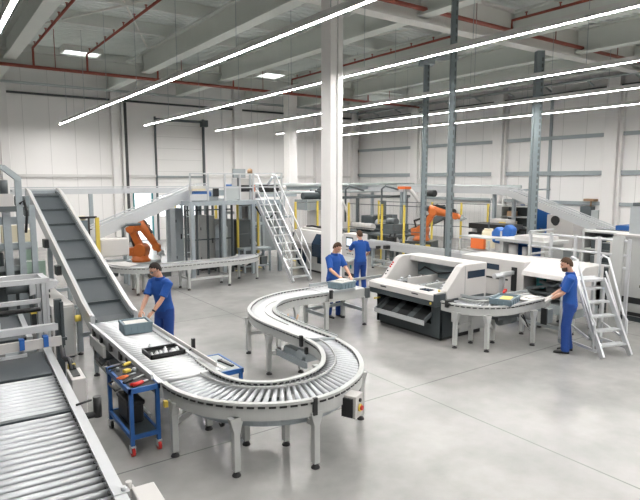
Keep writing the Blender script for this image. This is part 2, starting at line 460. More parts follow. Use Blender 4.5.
# linear lamps
def lamp(x, y0, y1, lab):
    t = thing('linear_lamp', lab, 'ceiling lamp', (x,(y0+y1)/2,5.73), 0, 'long linear lamps hung below the roof')
    part('housing', B().box(x-.045,x+.045,y0,y1,5.745,5.83).box(x-.045,x-.036,y0,y1,5.715,5.75).box(x+.036,x+.045,y0,y1,5.715,5.75).box(x-.045,x+.045,y0,y0+.01,5.715,5.75).box(x-.045,x+.045,y1-.01,y1,5.715,5.75), GIRTW, t)
    part('diffuser', B().box(x-.034,x+.034,y0+.02,y1-.02,5.714,5.722), LAMP, t, 'glowing white strip')
    y = y0+1.; b = B()
    while y < y1: b.cyl((x,y,5.8),(x,y,ZC-.01),.007,4); y += 3.2
    part('suspension_wire', b, ZINC, t)
for x, w in ((1.27,'cut by the top left corner of the view'),(5.38,'ending above the steep belt conveyor'),(8.72,'passing just behind the white column'),(12.66,'hanging above the white column, third from the left'),(16.3,'second nearest to the right wall'),(19.7,'hung nearest to the right wall')):
    lamp(x, -6.5, {5.38:28.1,8.72:26.4,12.66:27.2,16.3:27.2}.get(x,27.4), 'long glowing ceiling lamp ' + w)

POST = mat('post_paint', (.20,.24,.255), .45, .2)
# grey supply posts hanging from the roof to the machines
def supply_post(x, y, z1, w, lab, head=False):
    t = thing('supply_post', lab, 'post', (x,y,0), math.radians(-35), 'grey supply posts')
    b = B().box(-w/2,w/2,-w/2,-w/2+.02,0,z1).box(-w/2,-w/2+.02,-w/2,w/2,0,z1).box(w/2-.02,w/2,-w/2,w/2,0,z1).box(-w/2,w/2,w/2-.02,w/2,0,z1)
    part('profile', b, POST, t, local=True)
    b = B(); z = .3
    while z < z1-.3: b.box(w*.16,w*.36,-w/2-.006,-w/2,z,z+.12); z += .2
    part('slot_strip', b, GREYD, t, local=True)
    part('base_plate', B().box(-w,w,-w,w,0,.02), ZINC, t, local=True)
    if head:
        part('head_arm', B().box(-.7,1.1,-.06,.06,z1-.02,z1+.12).box(-.25,.25,-.25,.25,z1-.2,z1), ZINC, t, local=True)
supply_post(17.1, 11.5, 7.44, .25, 'thick grey slotted post reaching the roof girder, right of the others')
supply_post(10.75, 9.58, 8.6, .14, 'dark edged grey slotted post rising behind the white sorting machine to the roof')
supply_post(15.0, 14.6, 7.45, .19, 'slim grey post with a cross arm at its head, beside the orange robot', True)
# ------------------------------------------------------------------ CONVEYORS (front)
def straight_rollers(t, axis, a0, a1, c0, c1, z, pitch, r, m=STEEL, name='roller'):
    """rollers whose axles run from c0 to c1; stepping from a0 to a1 along the other axis"""
    n = int((a1-a0)/pitch)
    pitch = (a1-a0)/n
    def ends(a): return ((c0,a,z),(c1,a,z)) if axis == 'y' else ((a,c0,z),(a,c1,z))
    p, q = ends(a0+pitch/2)
    first = part(name, B().cyl(p, q, r, 10), m, t)
    for i in range(1, n):
        dup_part(first, (0,pitch*i,0) if axis == 'y' else (pitch*i,0,0), t)
def rail_rollers(t, L, R, n, z, r0, r1, inset=.07, skip=(), m=STEEL):
    A, _ = resample(L, n+1); C, _ = resample(R, n+1)
    for i in range(n):
        if i in skip: continue
        p = (A[i]+A[i+1])/2; q = (C[i]+C[i+1])/2; d = (q-p).normalized()
        p = p+d*inset; q = q-d*inset
        part('roller', B().cyl((p.x,p.y,z-.01),(q.x,q.y,z-.01), r0, 10, r1), m, t)
def side_frames(t, L, R, z, h=.17, m=GREYP, label=None):
    prof = lambda s: [(-.05*s,-h),(-.02*s,-h),(-.02*s,-.035),(0,-.03),(0,0),(-.062*s,0),(-.062*s,-.03),(-.05*s,-.035)]
    for pts, s in ((L,1),(R,-1)):
        part('side_frame', B().sweep([(*p[:2],z) for p in pts], prof(s)), m, t, label)
def gap_shade_row(t, pts, z, step, inward, m=BLACK):
    """black dashes standing in for shaded roller gaps and frame holes"""
    n = max(2, int(resample(pts,2)[1]/step)); P, _ = resample(pts, n); b = B()
    for i in range(n-1):
        d = (P[i+1]-P[i]).normalized(); l = Vector((-d.y,d.x,0))*inward
        for of, dz in ((.058,0),(.014,-.022)):
            c = (P[i]+P[i+1])/2 + l*of; c.z = z+dz
            b.beam(c-d*step*.35, c+d*step*.35, .018, .02)
    part('gap_shade_dashes', b, m, t)  # shade of the gaps and holes, built in as black strips

# --- wide roller and belt line at the left edge
WX_0, WX_1, WZ = -1.15, 1.12, .80
t = thing('wide_roller_conveyor', 'wide conveyor of bright steel rollers with black belt end, at the left edge', 'conveyor', (0,5.4,0))
straight_rollers(t, 'y', 2.6, 6.18, WX_0+.03, WX_1-.03, WZ-.045, .114, .036)
straight_rollers(t, 'y', 6.28, 7.5, WX_0+.03, WX_1-.03, WZ-.045, .108, .036)
part('divider_bar', B().box(WX_0,WX_1,6.19,6.26,WZ-.05,WZ-.012), ANTH, t)
part('belt', B().box(WX_0+.02,WX_1-.04,7.56,8.62,WZ-.07,WZ-.01), BELT, t, 'black flat belt section', bevel=.01)
for x in (WX_0-.02, WX_1-.02):
    part('side_frame', B().box(x,x+.075,2.4,8.68,WZ-.2,WZ+.015).box(x-.01,x+.085,2.4,8.68,WZ-.02,WZ+.02), ALU, t)
b = B()
y = 2.65
while y < 7.4: b.box(WX_1-.045,WX_1-.018,y-.028,y+.028,WZ-.06,WZ-.005); y += .112
part('gap_shade_dashes', b, BLACK, t)  # black dashes put in for the shaded gaps beside the rollers
for x in (WX_0+.05, WX_1+.02):
    for y in (3.0, 5.2, 7.3, 8.5): leg(t, x, y, WZ-.2, .07, ALUD)
part('drip_pan', B().box(WX_0+.05,WX_1-.05,2.6,7.4,WZ-.26,WZ-.2), ANTH, t)
part('tension_block', B().box(WX_1-.03,WX_1+.09,4.2,4.28,WZ-.08,WZ+.03).cyl((WX_1+.05,4.24,WZ+.03),(WX_1+.05,4.24,WZ+.06),.02), ALU, t)
o = part('motor_cover', B().box(1.24,1.42,3.6,4.30,.3,.80), WHITE, t, 'flat white cover', bevel=.012)
part('cable_gland', B().cyl((1.23,4.33,.78),(1.23,4.33,.84),.025).box(1.2,1.27,4.3,4.36,.72,.79), WHITE, o)
part('guide_handle', B().cyl((1.14,6.02,.76),(1.32,6.02,.76),.035).cyl((1.32,6.02,.73),(1.32,6.02,.95),.042,10).cyl((1.14,6.2,.83),(1.3,6.24,.84),.012), BLACK, t, 'black cranked handle')
o = part('control_box', B().box(1.22,1.38,7.0,7.45,.3,.84), WHITE, t, 'pale box with cables going in', bevel=.01)
part('cable_duct', B().box(1.25,1.33,7.1,7.42,.84,.855).tube([(1.27,7.35,.85),(1.27,7.55,.95),(1.25,7.9,.86),(1.27,8.2,.94)],.022,8).tube([(1.31,7.35,.85),(1.30,7.6,.92),(1.28,7.9,.82),(1.30,8.2,.9)],.02,8), BLACK, o)
part('cable_tie', B().box(1.24,1.33,7.44,7.48,.84,.90), YELLOW, o)
t.rotation_euler.z = math.radians(-3)
# cross gantry over the belt
t = thing('sensor_gantry', 'aluminium double bar gantry with blue clamps across the near black belt', 'gantry', (1.4,8.35,0))
part('beam', B().box(-1.4,1.42,8.30,8.40,1.13,1.22), ALU, t)
part('beam', B().box(-1.4,1.44,8.20,8.26,.93,1.06), WHITE, t)
b = B()
for x in (.95,1.24): b.box(x-.03,x+.03,8.17,8.3,.95,1.09)
part('clamp', b, BLUEL, t, 'blue clamps')
part('mount', B().box(.45,.62,8.19,8.3,1.03,1.16).cyl((.54,8.14,.97),(.54,8.2,.97),.07,14).box(.2,.3,8.18,8.26,.86,.94).box(.75,.9,8.18,8.26,.86,.94), ALUD, t)
part('sensor_rail', B().box(-1.4,1.0,8.16,8.19,.86,.90), ALU, t)
part('post', B().box(1.40,1.49,8.33,8.42,.0,1.55), ANTH, t)
part('linear_guide', B().box(1.46,1.50,8.29,8.33,.9,1.52).box(1.38,1.52,8.26,8.42,.98,1.02), ANTH, t)
part('post', B().box(-1.32,-1.24,8.33,8.42,0,1.3), ANTH, t)
# aluminium frame portal behind
t = thing('aluminium_portal', 'open portal of silver aluminium profiles behind the sensor gantry', 'portal frame', (1.3,8.9,0))
for x in (1.31, -1.3):
    for y in (8.75, 9.2):
        part('post', B().box(x,x+.035,y,y+.09,0,1.74).box(x+.055,x+.09,y,y+.09,0,1.74).box(x+.03,x+.06,y+.02,y+.07,0,1.74), ALU, t)
part('top_rail', B().box(-1.3,1.42,8.75,8.82,1.73,1.80), ALU, t)
part('top_rail', B().box(-1.3,1.42,9.23,9.30,1.73,1.80), ALU, t)
part('end_rail', B().box(1.33,1.41,8.82,9.23,1.73,1.80), ALU, t)
part('cross_bar', B().box(-1.3,1.31,8.84,8.90,1.43,1.49), ALU, t)
part('light_bar', B().cyl((-1.3,8.9,1.33),(1.30,8.9,1.33),.035,10), BLACK, t, 'black tube')
b = B()
for z in (.5,.9,1.2,1.5): b.box(1.40,1.42,8.78,8.84,z,z+.05)
part('corner_bracket', b, BLACK, t)
# second belt conveyor behind
t = thing('belt_conveyor', 'black belt conveyor continuing behind the aluminium portal at the left', 'conveyor', (0,10,0))
part('belt', B().box(-1.1,1.0,9.5,11.2,WZ-.07,WZ-.01), BELT, t, bevel=.01)
for x in (-1.17,.99): part('side_frame', B().box(x,x+.08,9.4,11.3,WZ-.2,WZ+.02), ALU, t)
for x in (-1.12,1.05):
    for y in (9.6,11.1): leg(t, x, y, WZ-.2, .07, ALUD)
part('sensor', B().box(1.1,1.17,9.75,9.83,.8,1.1), BLACK, t)
part('sensor', B().box(1.09,1.18,9.73,9.84,1.1,1.16), YELLOW, t, 'yellow topped sensor')
t.location.x += .2; t.rotation_euler.z = math.radians(-3)
# blue framed feeder on the far belt
t = thing('feeder_unit', 'blue and grey feeder unit with toothed white bar across the far belt', 'feeder', (.2,10.3,.81))
part('hopper', B().box(-.9,.75,10.5,11.0,.81,1.06), BLUE, t)
part('inner_belt', B().box(-.8,.62,10.55,10.95,1.06,1.075), BELTL, t)
part('frame', B().box(-.95,.8,10.42,10.5,.81,1.12).box(-.95,.8,11.0,11.08,.81,1.12).box(.72,.82,10.42,11.08,.81,1.12).box(.45,.55,10.42,11.05,1.1,1.18), ALUD, t)
b = B().box(-.95,.85,9.72,9.8,.80,1.0)
x = -.9
while x < .8: b.box(x,x+.03,9.68,9.72,.9,1.0); x += .06
part('toothed_bar', b, WHITE, t)

# long low cabinet between the lines
t = thing('low_cabinet', 'long low pale grey cabinet standing left of the steep belt conveyor foot', 'cabinet', (1.9,11.4,0))
part('body', B().box(1.72,2.10,10.6,12.6,.04,.99), WHITE, t, bevel=.01)
part('plinth', B().box(1.75,2.07,10.65,12.55,0,.04), ANTH, t)
part('door', B().box(1.76,2.06,10.58,10.605,.08,.95), GREYP, t)

# --- steep belt conveyor
slope = .35
def zi(y): return .87 + max(0,(y-10.0))*slope if y > 10 else .87
YT = 15.75
path = [(9.86,.80),(10.1,.845),(10.5,.97),(11.,1.15)] + [(YT,1.15+(YT-11)*slope)] + [(YT+.25,1.15+(YT-11)*slope+.06),(YT+.5,1.15+(YT-11)*slope+.07)]
t = thing('incline_belt_conveyor', 'steep dark belt conveyor with cleats climbing at the left', 'conveyor', (2.6,12.8,0))
def ribbon(b, x0, x1, path, dz0, dz1):
    n = len(path); vs = []
    for y, z in path: vs += [(x0,y,z+dz0),(x1,y,z+dz0),(x1,y,z+dz1),(x0,y,z+dz1)]
    fs = []
    for i in range(n-1):
        for k in range(4): fs.append((4*i+k,4*i+(k+1)%4,4*i+4+(k+1)%4,4*i+4+k))
    fs += [(3,2,1,0), tuple(4*(n-1)+k for k in range(4))]
    return b.add(vs, fs)
part('belt', ribbon(B(), 2.28, 2.92, path, -.1, -.03), BELT, t)
for x0, x1 in ((2.20,2.27),(2.93,3.00)):
    o = part('side_rail', ribbon(B(), x0, x1, path, -.2, .09), ALU, t)
    part('rail_cap', ribbon(B(), x0-.012, x0+.03, path, .09, .11), WHITE, o)
part('belt_edge', ribbon(B(), 2.27, 2.31, path, -.03, .02).add([],[]), GREYD, t)
part('belt_edge', ribbon(B(), 2.89, 2.93, path, -.03, .02), GREYD, t)
y = 10.55
dn = Vector((0,1,slope)).normalized()
while y < YT:
    i = max(k for k in range(len(path)) if path[k][0] <= y); p0, p1 = path[i], path[i+1]
    z = p0[1]+(p1[1]-p0[1])*(y-p0[0])/(p1[0]-p0[0])
    part('cleat', B().beam((2.31,y,z-.015),(2.89,y,z-.015),.035,.05), ANTH, t)
    y += .86
part('head_cover', B().box(2.2,3.0,YT+.45,YT+.62,2.48,2.93).box(2.12,2.2,YT-.1,YT+.4,2.5,2.8), ZINC, t)
part('head_drive', B().cyl((1.9,YT+.2,2.68),(2.14,YT+.2,2.68),.12).box(1.98,2.14,YT-.15,YT+.15,2.34,2.54).cyl((2.02,YT-.4,2.38),(2.14,YT-.4,2.38),.09), GREYD, t)
part('tail_drum', B().cyl((2.2,9.84,.70),(3.0,9.84,.70),.07), ALUD, t)
for y, x in ((10.75,2.2),(10.75,3.0),(13.3,2.2),(13.3,3.0),(15.6,2.2),(15.6,3.0)):
    i = max(k for k in range(len(path)) if path[k][0] <= y); p0, p1 = path[i], path[i+1]
    z = p0[1]+(p1[1]-p0[1])*(y-p0[0])/(p1[0]-p0[0])
    leg(t, x, y, z-.18, .09, ZINC)
for y in (10.75,13.3,15.6): part('cross_brace', B().box(2.2,3.0,y-.03,y+.03,.32,.4), ZINC, t)
part('knob', B().cyl((2.05,10.35,.78),(2.14,10.35,.78),.06,12), YELLOW, t, 'round yellow knob')
b = B()
for y in (11.9,13.1): 
    z = 1.15+(y-11)*slope; b.box(2.05,2.14,y-.12,y+.12,z-.12,z+.06)
part('sensor', b, BLACK, t)

# --- straight roller section
setk(.979)
XL, XR, ZT = 2.2, 2.95, .83
t = thing('straight_roller_conveyor', 'straight roller conveyor between the steep belt and the U bend', 'conveyor', (2.57,8.1,0))
straight_rollers(t, 'y', 6.5, 9.78, XL+.04, XR-.04, ZT-.05, .098, .037, STEELB)
L = [(XL,9.82),(XL,6.42)]; R = [(XR,9.82),(XR,6.42)]
for x, s in ((XL,-1),(XR,1)):
    part('side_frame', B().box(x-.02,x+.02,6.42,9.8,ZT-.2,ZT-.03).box(x-.035,x+.03,6.42,9.8,ZT-.03,ZT), ALU, t)
    part('guide_rail', B().box(x+s*.05-.012,x+s*.05+.012,6.6,9.75,ZT-.02,ZT+.045), ALU if s<0 else WHITE, t)
b = B(); y = 6.6
while y < 9.7: b.box(XL+.022,XL+.036,y-.02,y+.02,ZT-.055,ZT-.02).box(XR-.036,XR-.022,y-.02,y+.02,ZT-.055,ZT-.02); y += .092
part('gap_shade_dashes', b, BLACK, t)  # black blocks imitate the shaded gaps and holes along both frames
b = B()
for y in (7.6,7.95,8.45,9.0,9.45): b.box(XL-.07,XL-.035,y-.04,y+.04,ZT-.12,ZT-.0)
part('bracket', b, BLACK, t)
part('side_plate', B().box(XL-.09,XL-.05,8.75,9.6,ZT-.3,ZT-.12), GREYP, t)
part('cable_loop', B().tube([(XL-.07,9.4,.6),(XL-.1,9.2,.42),(XL-.08,8.9,.38),(XL-.06,8.6,.52),(XL-.08,8.3,.36),(XL-.06,8.0,.55)],.018,6), BLACK, t)
part('motor', B().cyl((XL+.05,9.35,.42),(XL+.35,9.35,.42),.13,14).box(XL+.02,XL+.3,9.2,9.5,.26,.34), GREYD, t)
part('sensor', B().box(XL-.06,XL-.02,6.14,6.20,.62,.69), YELLOW, t, 'yellow sensor')
part('sensor', B().box(XL-.1,XL-.05,7.7,7.75,.66,.72), YELLOW, t, 'yellow sensor')
for y in (9.6, 8.0):
    for x in (XL,XR): leg(t, x, y, ZT-.18, .06, ZINC)
    part('cross_brace', B().box(XL,XR,y-.02,y+.02,.3,.36), ZINC, t)
part('long_brace', B().box(XL-.02,XL+.02,6.9,9.6,.22,.27).box(XR-.02,XR+.02,6.9,9.6,.22,.27), GREYP, t)
o = part('photo_eye', B().box(3.0,3.045,7.38,7.425,.86,1.0).cyl((2.96,7.4,.84),(3.02,7.4,.87),.01), BLACK, t)

# --- U bend
IN = spline([(2.94,7.0),(2.93,6.6),(2.95,6.25),(3.03,5.97),(3.2,5.78),(3.45,5.67),(3.78,5.69),(4.12,5.85),(4.38,6.15),(4.58,6.55),(4.66,7.0)])
OUT = spline([(2.2,6.42),(2.23,6.08),(2.36,5.68),(2.57,5.38),(2.83,5.15),(3.13,4.99),(3.42,4.92),(3.70,4.93),(4.03,5.05),(4.40,5.28),(4.72,5.65),(4.97,6.13),(5.11,6.72)])
t = thing('curved_roller_conveyor', 'U shaped roller conveyor bend in the foreground, grey skirt with slim legs', 'conveyor', (3.7,6.2,0))
INr = spline([(2.93,6.5),(2.95,6.25),(3.03,5.97),(3.2,5.78),(3.45,5.67),(3.78,5.69),(4.12,5.85),(4.38,6.15),(4.58,6.55),(4.66,6.9)])
rail_rollers(t, INr, OUT, 46, ZT-.045, .02, .036)
side_frames(t, IN, OUT, ZT, .2)
gap_shade_row(t, OUT, ZT-.028, .115, 1)
gap_shade_row(t, IN, ZT-.028, .07, -1)
part('inner_guide', B().sweep([(*p,ZT) for p in INr], [(-.20,-.03),(-.188,-.03),(-.188,-.004),(-.20,-.004)]), GREYP, t)
path3 = [((a_[0]*.4+b_[0]*.6),(a_[1]*.4+b_[1]*.6),.52) for a_, b_ in zip(resample(IN,30)[0],resample(OUT,30)[0])]
part('chain_guide', B().sweep(path3, [(-.09,-.035),(.09,-.035),(.09,.035),(.06,.035),(.06,-.01),(-.06,-.01),(-.06,.035),(-.09,.035)]), ZINC, t)
for x, y, ax in ((2.25,6.16,'y'),(2.64,5.33,'x'),(3.46,4.97,'x'),(4.72,5.69,'y'),(3.08,5.93,'x'),(3.48,5.64,'x'),(4.36,6.2,'y'),(2.88,6.6,'y')):
    leg(t, x, y, ZT-.16, .072, GREYP, .05, axis=ax)
for p, q in (((2.64,5.33,.42),(3.08,5.93,.5)),((3.46,4.97,.5),(3.48,5.64,.5)),((4.72,5.69,.45),(4.36,6.2,.5)),((2.25,6.16,.4),(2.88,6.6,.4)),((2.66,5.36,.3),(2.86,5.6,.6))):
    part('cross_brace', B().beam(p,q,.03,.06), GREYP, t)
part('drive_tray', B().box(3.1,3.6,5.95,6.35,.36,.42).box(3.3,3.62,6.02,6.3,.42,.52), ANTH, t)
part('guide_finger', B().box(4.60,4.645,7.0,7.05,.70,.87).box(4.60,4.64,6.86,6.9,.62,.72), BLACK, t)
cb = part('control_box', B().cbox((4.02,5.00,.60),.2,.18,.27,math.radians(26)), WHITE, t, 'pale control box with red stop button', bevel=.008)
part('box_back', B().cbox((3.91,4.96,.60),.03,.14,.22,math.radians(26)), BLACK, cb)
dd = Vector((math.sin(math.radians(26)),-math.cos(math.radians(26)),0))
c0 = Vector((4.02,5.00,.58))+dd*.09
part('stop_collar', B().cyl(c0,c0+dd*.02,.045,14), YELLOW, cb)
part('stop_button', B().cyl(c0+dd*.02,c0+dd*.045,.028,12), RED, cb, 'red mushroom button')
part('rotary_switch', B().cyl(c0+Vector((0,0,.09)),c0+Vector((0,0,.09))+dd*.02,.022,10), BLACK, cb)
part('frame_joint', B().box(3.40,3.45,4.91,4.945,.64,.84), BLACK, t)

# --- second bend and its straight
IN2 = spline([(5.12,6.77),(5.12,7.6),(5.15,8.3),(5.23,8.75),(5.45,9.15),(5.78,9.42),(6.2,9.56),(7.0,9.57)])
OUT2 = spline([(4.66,7.02),(4.64,7.7),(4.64,8.35),(4.72,8.85),(4.93,9.35),(5.35,9.85),(5.8,10.15),(6.3,10.33),(7.0,10.38)])
t = thing('curved_roller_conveyor', 'roller conveyor bend curling left behind the U bend, bright tight rollers', 'conveyor', (5.4,8.8,0))
rail_rollers(t, OUT2, IN2, 56, ZT-.045, .036, .026, m=STEELB)
side_frames(t, OUT2, IN2, ZT, .19)
gap_shade_row(t, OUT2, ZT-.02, .1, -1)
gap_shade_row(t, IN2, ZT-.02, .1, 1)
part('inner_guide', B().sweep([(*p,ZT) for p in IN2[8:32]], [(.20,-.03),(.212,-.03),(.212,-.004),(.20,-.004)]), GREYP, t)
part('divider_roller', B().cyl((4.68,6.98,ZT-.03),(5.08,6.76,ZT-.03),.035), GREYM, t)
for x, y, ax in ((4.60,7.98,'y'),(5.09,7.75,'y'),(4.86,9.2,'y'),(5.45,9.08,'y'),(5.9,10.14,'x'),(6.2,9.6,'x')):
    leg(t, x+.2*(x==4.42), y, ZT-.16, .07, GREYP, .05, axis=ax)
for p, q in (((4.62,7.9,.38),(5.09,7.78,.38)),((4.86,9.2,.38),(5.45,9.08,.38)),((5.9,10.14,.38),(6.2,9.6,.38))):
    part('cross_brace', B().beam(p,q,.03,.06), GREYP, t)
part('drive_unit', B().box(4.75,5.05,7.1,7.75,.4,.52).cyl((4.7,7.2,.5),(5.0,7.2,.5),.09).box(4.68,4.72,7.0,7.9,.34,.44), ZINC, t)
part('drain_bag', B().box(5.8,5.95,9.3,9.42,.35,.5), BLUEL, t, 'small blue part')
part('hose', B().tube([(5.85,9.36,.58),(5.8,9.3,.5),(5.95,9.25,.42),(6.05,9.3,.55)],.02,6), CARTON, t)
part('guide_rail', B().sweep([(*p,ZT+.03) for p in IN2], [(-.012,-.03),(0,-.03),(0,-.005),(-.012,-.005)]), ALUD, t)

t = thing('straight_roller_conveyor', 'short straight roller conveyor feeding the white sorting machine', 'conveyor', (7.9,9.97,0))
straight_rollers(t, 'x', 7.03, 8.1, 9.62, 10.33, ZT-.045, .085, .036, STEELB)
for y in (9.57,10.37): part('side_frame', B().box(7.0,8.15,y-.025,y+.025,ZT-.2,ZT), GREYP, t)
part('guide_rail', B().box(7.1,9.3,10.42,10.45,ZT,ZT+.06).box(7.1,7.7,9.50,9.53,ZT,ZT+.05), ALUD, t)
for x in (6.95,8.02):
    for y in (9.57,10.37): leg(t, x, y, ZT-.18, .08, GREYP, .03)
for x in (6.95,8.02): part('cross_brace', B().box(x-.03,x+.03,9.57,10.37,.3,.37), ZINC, t)
part('long_brace', B().box(6.95,8.02,10.35,10.4,.3,.37), ZINC, t)
part('coupling', B().box(8.0,8.1,9.48,9.56,.62,.84), GREYD, t)
part('sensor', B().box(7.0,7.06,9.48,9.53,.72,.9), BLACK, t)

setk(1.)
# ------------------------------------------------------------------ LOADS ON THE LINE
def crate(x, y, z, lx, ly, h, rz, lab, paper=True, fill=None, group='blue grey plastic crates'):
    t = thing('plastic_crate', lab, 'crate', (x,y,z), rz, group)
    b = B()
    w = .02
    b.box(-lx/2,lx/2,-ly/2,ly/2,0,.02)
    b.box(-lx/2,-lx/2+w,-ly/2,ly/2,0,h).box(lx/2-w,lx/2,-ly/2,ly/2,0,h).box(-lx/2,lx/2,-ly/2,-ly/2+w,0,h).box(-lx/2,lx/2,ly/2-w,ly/2,0,h)
    part('shell', b, CRATE, t, local=True)
    b = B()
    for zz in (h-.02,): b.box(-lx/2-.012,lx/2+.012,-ly/2-.012,-ly/2+.004,zz-.02,zz+.02).box(-lx/2-.012,lx/2+.012,ly/2-.004,ly/2+.012,zz-.02,zz+.02).box(-lx/2-.012,-lx/2+.004,-ly/2,ly/2,zz-.02,zz+.02).box(lx/2-.004,lx/2+.012,-ly/2,ly/2,zz-.02,zz+.02)
    for k in range(4):
        xx = -lx/2+.03+k*(lx-.06)/3; b.box(xx-.008,xx+.008,-ly/2-.01,ly/2+.01,.01,h-.03)
    for k in range(3):
        yy = -ly/2+.03+k*(ly-.06)/2; b.box(-lx/2-.01,lx/2+.01,yy-.008,yy+.008,.01,h-.03)
    b2 = B().box(-lx/2+w,lx/2-w,-ly/2+w,ly/2-w,.021,.022)
    # ribs only on outside: cut by keeping within shell thickness
    part('rim', B().box(-lx/2-.012,lx/2+.012,-ly/2-.012,-ly/2+.004,h-.04,h).box(-lx/2-.012,lx/2+.012,ly/2-.004,ly/2+.012,h-.04,h).box(-lx/2-.012,-lx/2+.004,-ly/2,ly/2,h-.04,h).box(lx/2-.004,lx/2+.012,-ly/2,ly/2,h-.04,h), CRATE, t, local=True)
    rb = B()
    for k in range(5):
        xx = -lx/2+.02+k*(lx-.04)/4; rb.box(xx-.008,xx+.008,-ly/2-.01,-ly/2,.01,h-.04).box(xx-.008,xx+.008,ly/2,ly/2+.01,.01,h-.04)
    for k in range(4):
        yy = -ly/2+.02+k*(ly-.04)/3; rb.box(-lx/2-.01,-lx/2,yy-.008,yy+.008,.01,h-.04).box(lx/2,lx/2+.01,yy-.008,yy+.008,.01,h-.04)
    part('rib', rb, CRATE, t, local=True)
    return t
ZR = ZT-.01
crate(2.62, 8.75, ZR, .42, .36, .17, math.radians(-4), 'blue grey crate with pale card inside, on the straight conveyor by the steep belt')
solo('card_stack', 'pale stack of cards filling the crate nearest the steep belt', 'cards', B().cbox((2.62,8.75,ZR+.09),.34,.28,.13,math.radians(-4)), PAPER, (2.62,8.75,ZR+.022))
crate(7.50, 9.74, ZR, .48, .40, .15, math.radians(12), 'blue grey crate beneath the hands of the worker by the white column')
solo('card_stack', 'white sheets in the crate in front of the white column', 'cards', B().cbox((7.50,9.74,ZR+.09),.40,.32,.13,math.radians(12)).cbox((7.56,9.80,ZR+.165),.3,.2,.02,.5), PAPER, (7.50,9.74,ZR+.022))
t = thing('parts_tray', 'flat black tray of small silver parts across the conveyor rollers', 'tray', (2.62,7.48,ZR))
part('tray', B().box(2.34,2.82,7.19,7.58,ZR,ZR+.015).box(2.34,2.36,7.19,7.58,ZR,ZR+.06).box(2.80,2.82,7.19,7.58,ZR,ZR+.06).box(2.34,2.82,7.19,7.21,ZR,ZR+.06).box(2.34,2.82,7.56,7.58,ZR,ZR+.06), BLACK, t)
for i, (x,y,s) in enumerate(((2.62,7.6,.045),(2.72,7.56,.05),(2.8,7.62,.035),(2.5,7.58,.03),(2.66,7.7,.03),(2.42,7.55,.025),(2.55,7.58,.03))):
    solo('machined_part', ('largest','second largest')[i] + ' silver part in the black tray' if i < 2 else 'small silver machined part lying in the black tray', 'metal part', B().lathe((x-.03,y-.24,ZR+.016),[(s,0),(s,.02),(s*.6,.022),(s*.55,.045),(s*.3,.05)],9), ALU, (x-.03,y-.24,ZR+.016), group='parts in the black tray')
solo('machined_part', 'single round silver part lying on the rollers before the black tray', 'metal part', B().lathe((2.52,7.74,ZR),[(.04,0),(.045,.03),(.03,.035),(.028,.06),(.01,.065)],12), ALU, (2.52,7.74,ZR))

# ------------------------------------------------------------------ TOOL CARTS
def caster(t, x, y, z, m=RED):
    o = part('caster', B().box(x-.03,x+.03,y-.035,y+.035,z-.02,z).box(x-.028,x-.02,y-.03,y+.03,.05,z).box(x+.02,x+.028,y-.03,y+.03,.05,z), ALU, t)
    part('wheel', B().cyl((x-.018,y,.055),(x+.018,y,.055),.055,16), m, o)
t = thing('tool_cart', 'blue two level tool cart with dark mats standing against the conveyor', 'cart', (1.98,6.78,0))
X0,X1,Y0,Y1 = 1.80,2.11,6.31,7.22
for i,(x,y) in enumerate(((X0,Y0),(X1,Y0),(X0,Y1),(X1,Y1))):
    part('post', B().box(x-.022,x+.022,y-.022,y+.022,.12,.80), BLUE, t)
    caster(t, x, y, .13, RED if y < 7 else BLACK)
part('top_frame', B().box(X0-.03,X1+.03,Y0-.03,Y0,.76,.82).box(X0-.03,X1+.03,Y1,Y1+.03,.76,.82).box(X0-.03,X0,Y0-.03,Y1+.03,.76,.82).box(X1,X1+.03,Y0-.03,Y1+.03,.76,.82), BLUE, t)
part('top_mat', B().box(X0,X1,Y0,Y1,.78,.815), RUBBER, t, 'dark rubber mat')
o = part('lower_shelf', B().box(X0-.02,X1+.02,Y0-.02,Y0+.01,.2,.25).box(X0-.02,X1+.02,Y1-.01,Y1+.02,.2,.25).box(X0-.02,X0+.01,Y0,Y1,.2,.25).box(X1-.01,X1+.02,Y0,Y1,.2,.25), BLUE, t)
part('shelf_mat', B().box(X0,X1,Y0,Y1,.215,.24), ANTH, o)
part('push_handle', B().tube([(X0-.03,6.9,.74),(X0-.09,6.9,.72),(X0-.09,6.6,.72),(X0-.03,6.6,.74)],.012,6), BLACK, t)
t = thing('tool_case', 'black rounded tool case on the lower shelf of the blue tool cart', 'case', (1.98,6.86,.24))
part('body', B().box(1.85,2.05,6.62,7.08,.241,.50), BLACK, t, bevel=.04)
part('lid', B().box(1.84,2.06,6.61,7.09,.47,.53), BLACK, t, bevel=.02)
part('handle', B().tube([(1.92,6.72,.53),(1.92,6.74,.58),(1.92,6.96,.58),(1.92,6.98,.53)],.015,6), RUBBER, t)
ZM = .8155
def tool(name, lab, cat, loc, rz, parts_):
    t = thing(name, lab, cat, loc, rz)
    for pn, b, m in parts_: part(pn, b, m, t, local=True)
tool('screwdriver', 'yellow handled screwdriver at the far end of the tool cart', 'screwdriver', (1.94,7.12,ZM), math.radians(-58), [('shaft', B().cyl((0,-.2,.018),(0,.02,.018),.009), BLACK),('handle', B().tube([(0,.02,.022),(0,.05,.022),(0,.13,.022),(0,.16,.022)],[.016,.022,.022,.014],10), YELLOW)])
tool('torque_wrench', 'long black wrench lying along the far edge of the tool cart', 'wrench', (1.86,7.16,ZM), math.radians(-66), [('shaft', B().cyl((0,-.1,.016),(0,.12,.016),.014), BLACK),('head', B().cyl((0,.14,.0),(0,.14,.04),.03,12), GREYD)])
tool('measuring_tape', 'round yellow tape measure in the middle of the tool cart', 'tape measure', (1.94,6.92,ZM), .4, [('case', B().box(-.04,.04,-.03,.03,0,.035), YELLOW),('tape_end', B().box(.05,.09,-.01,.01,.0,.008), ALU)])
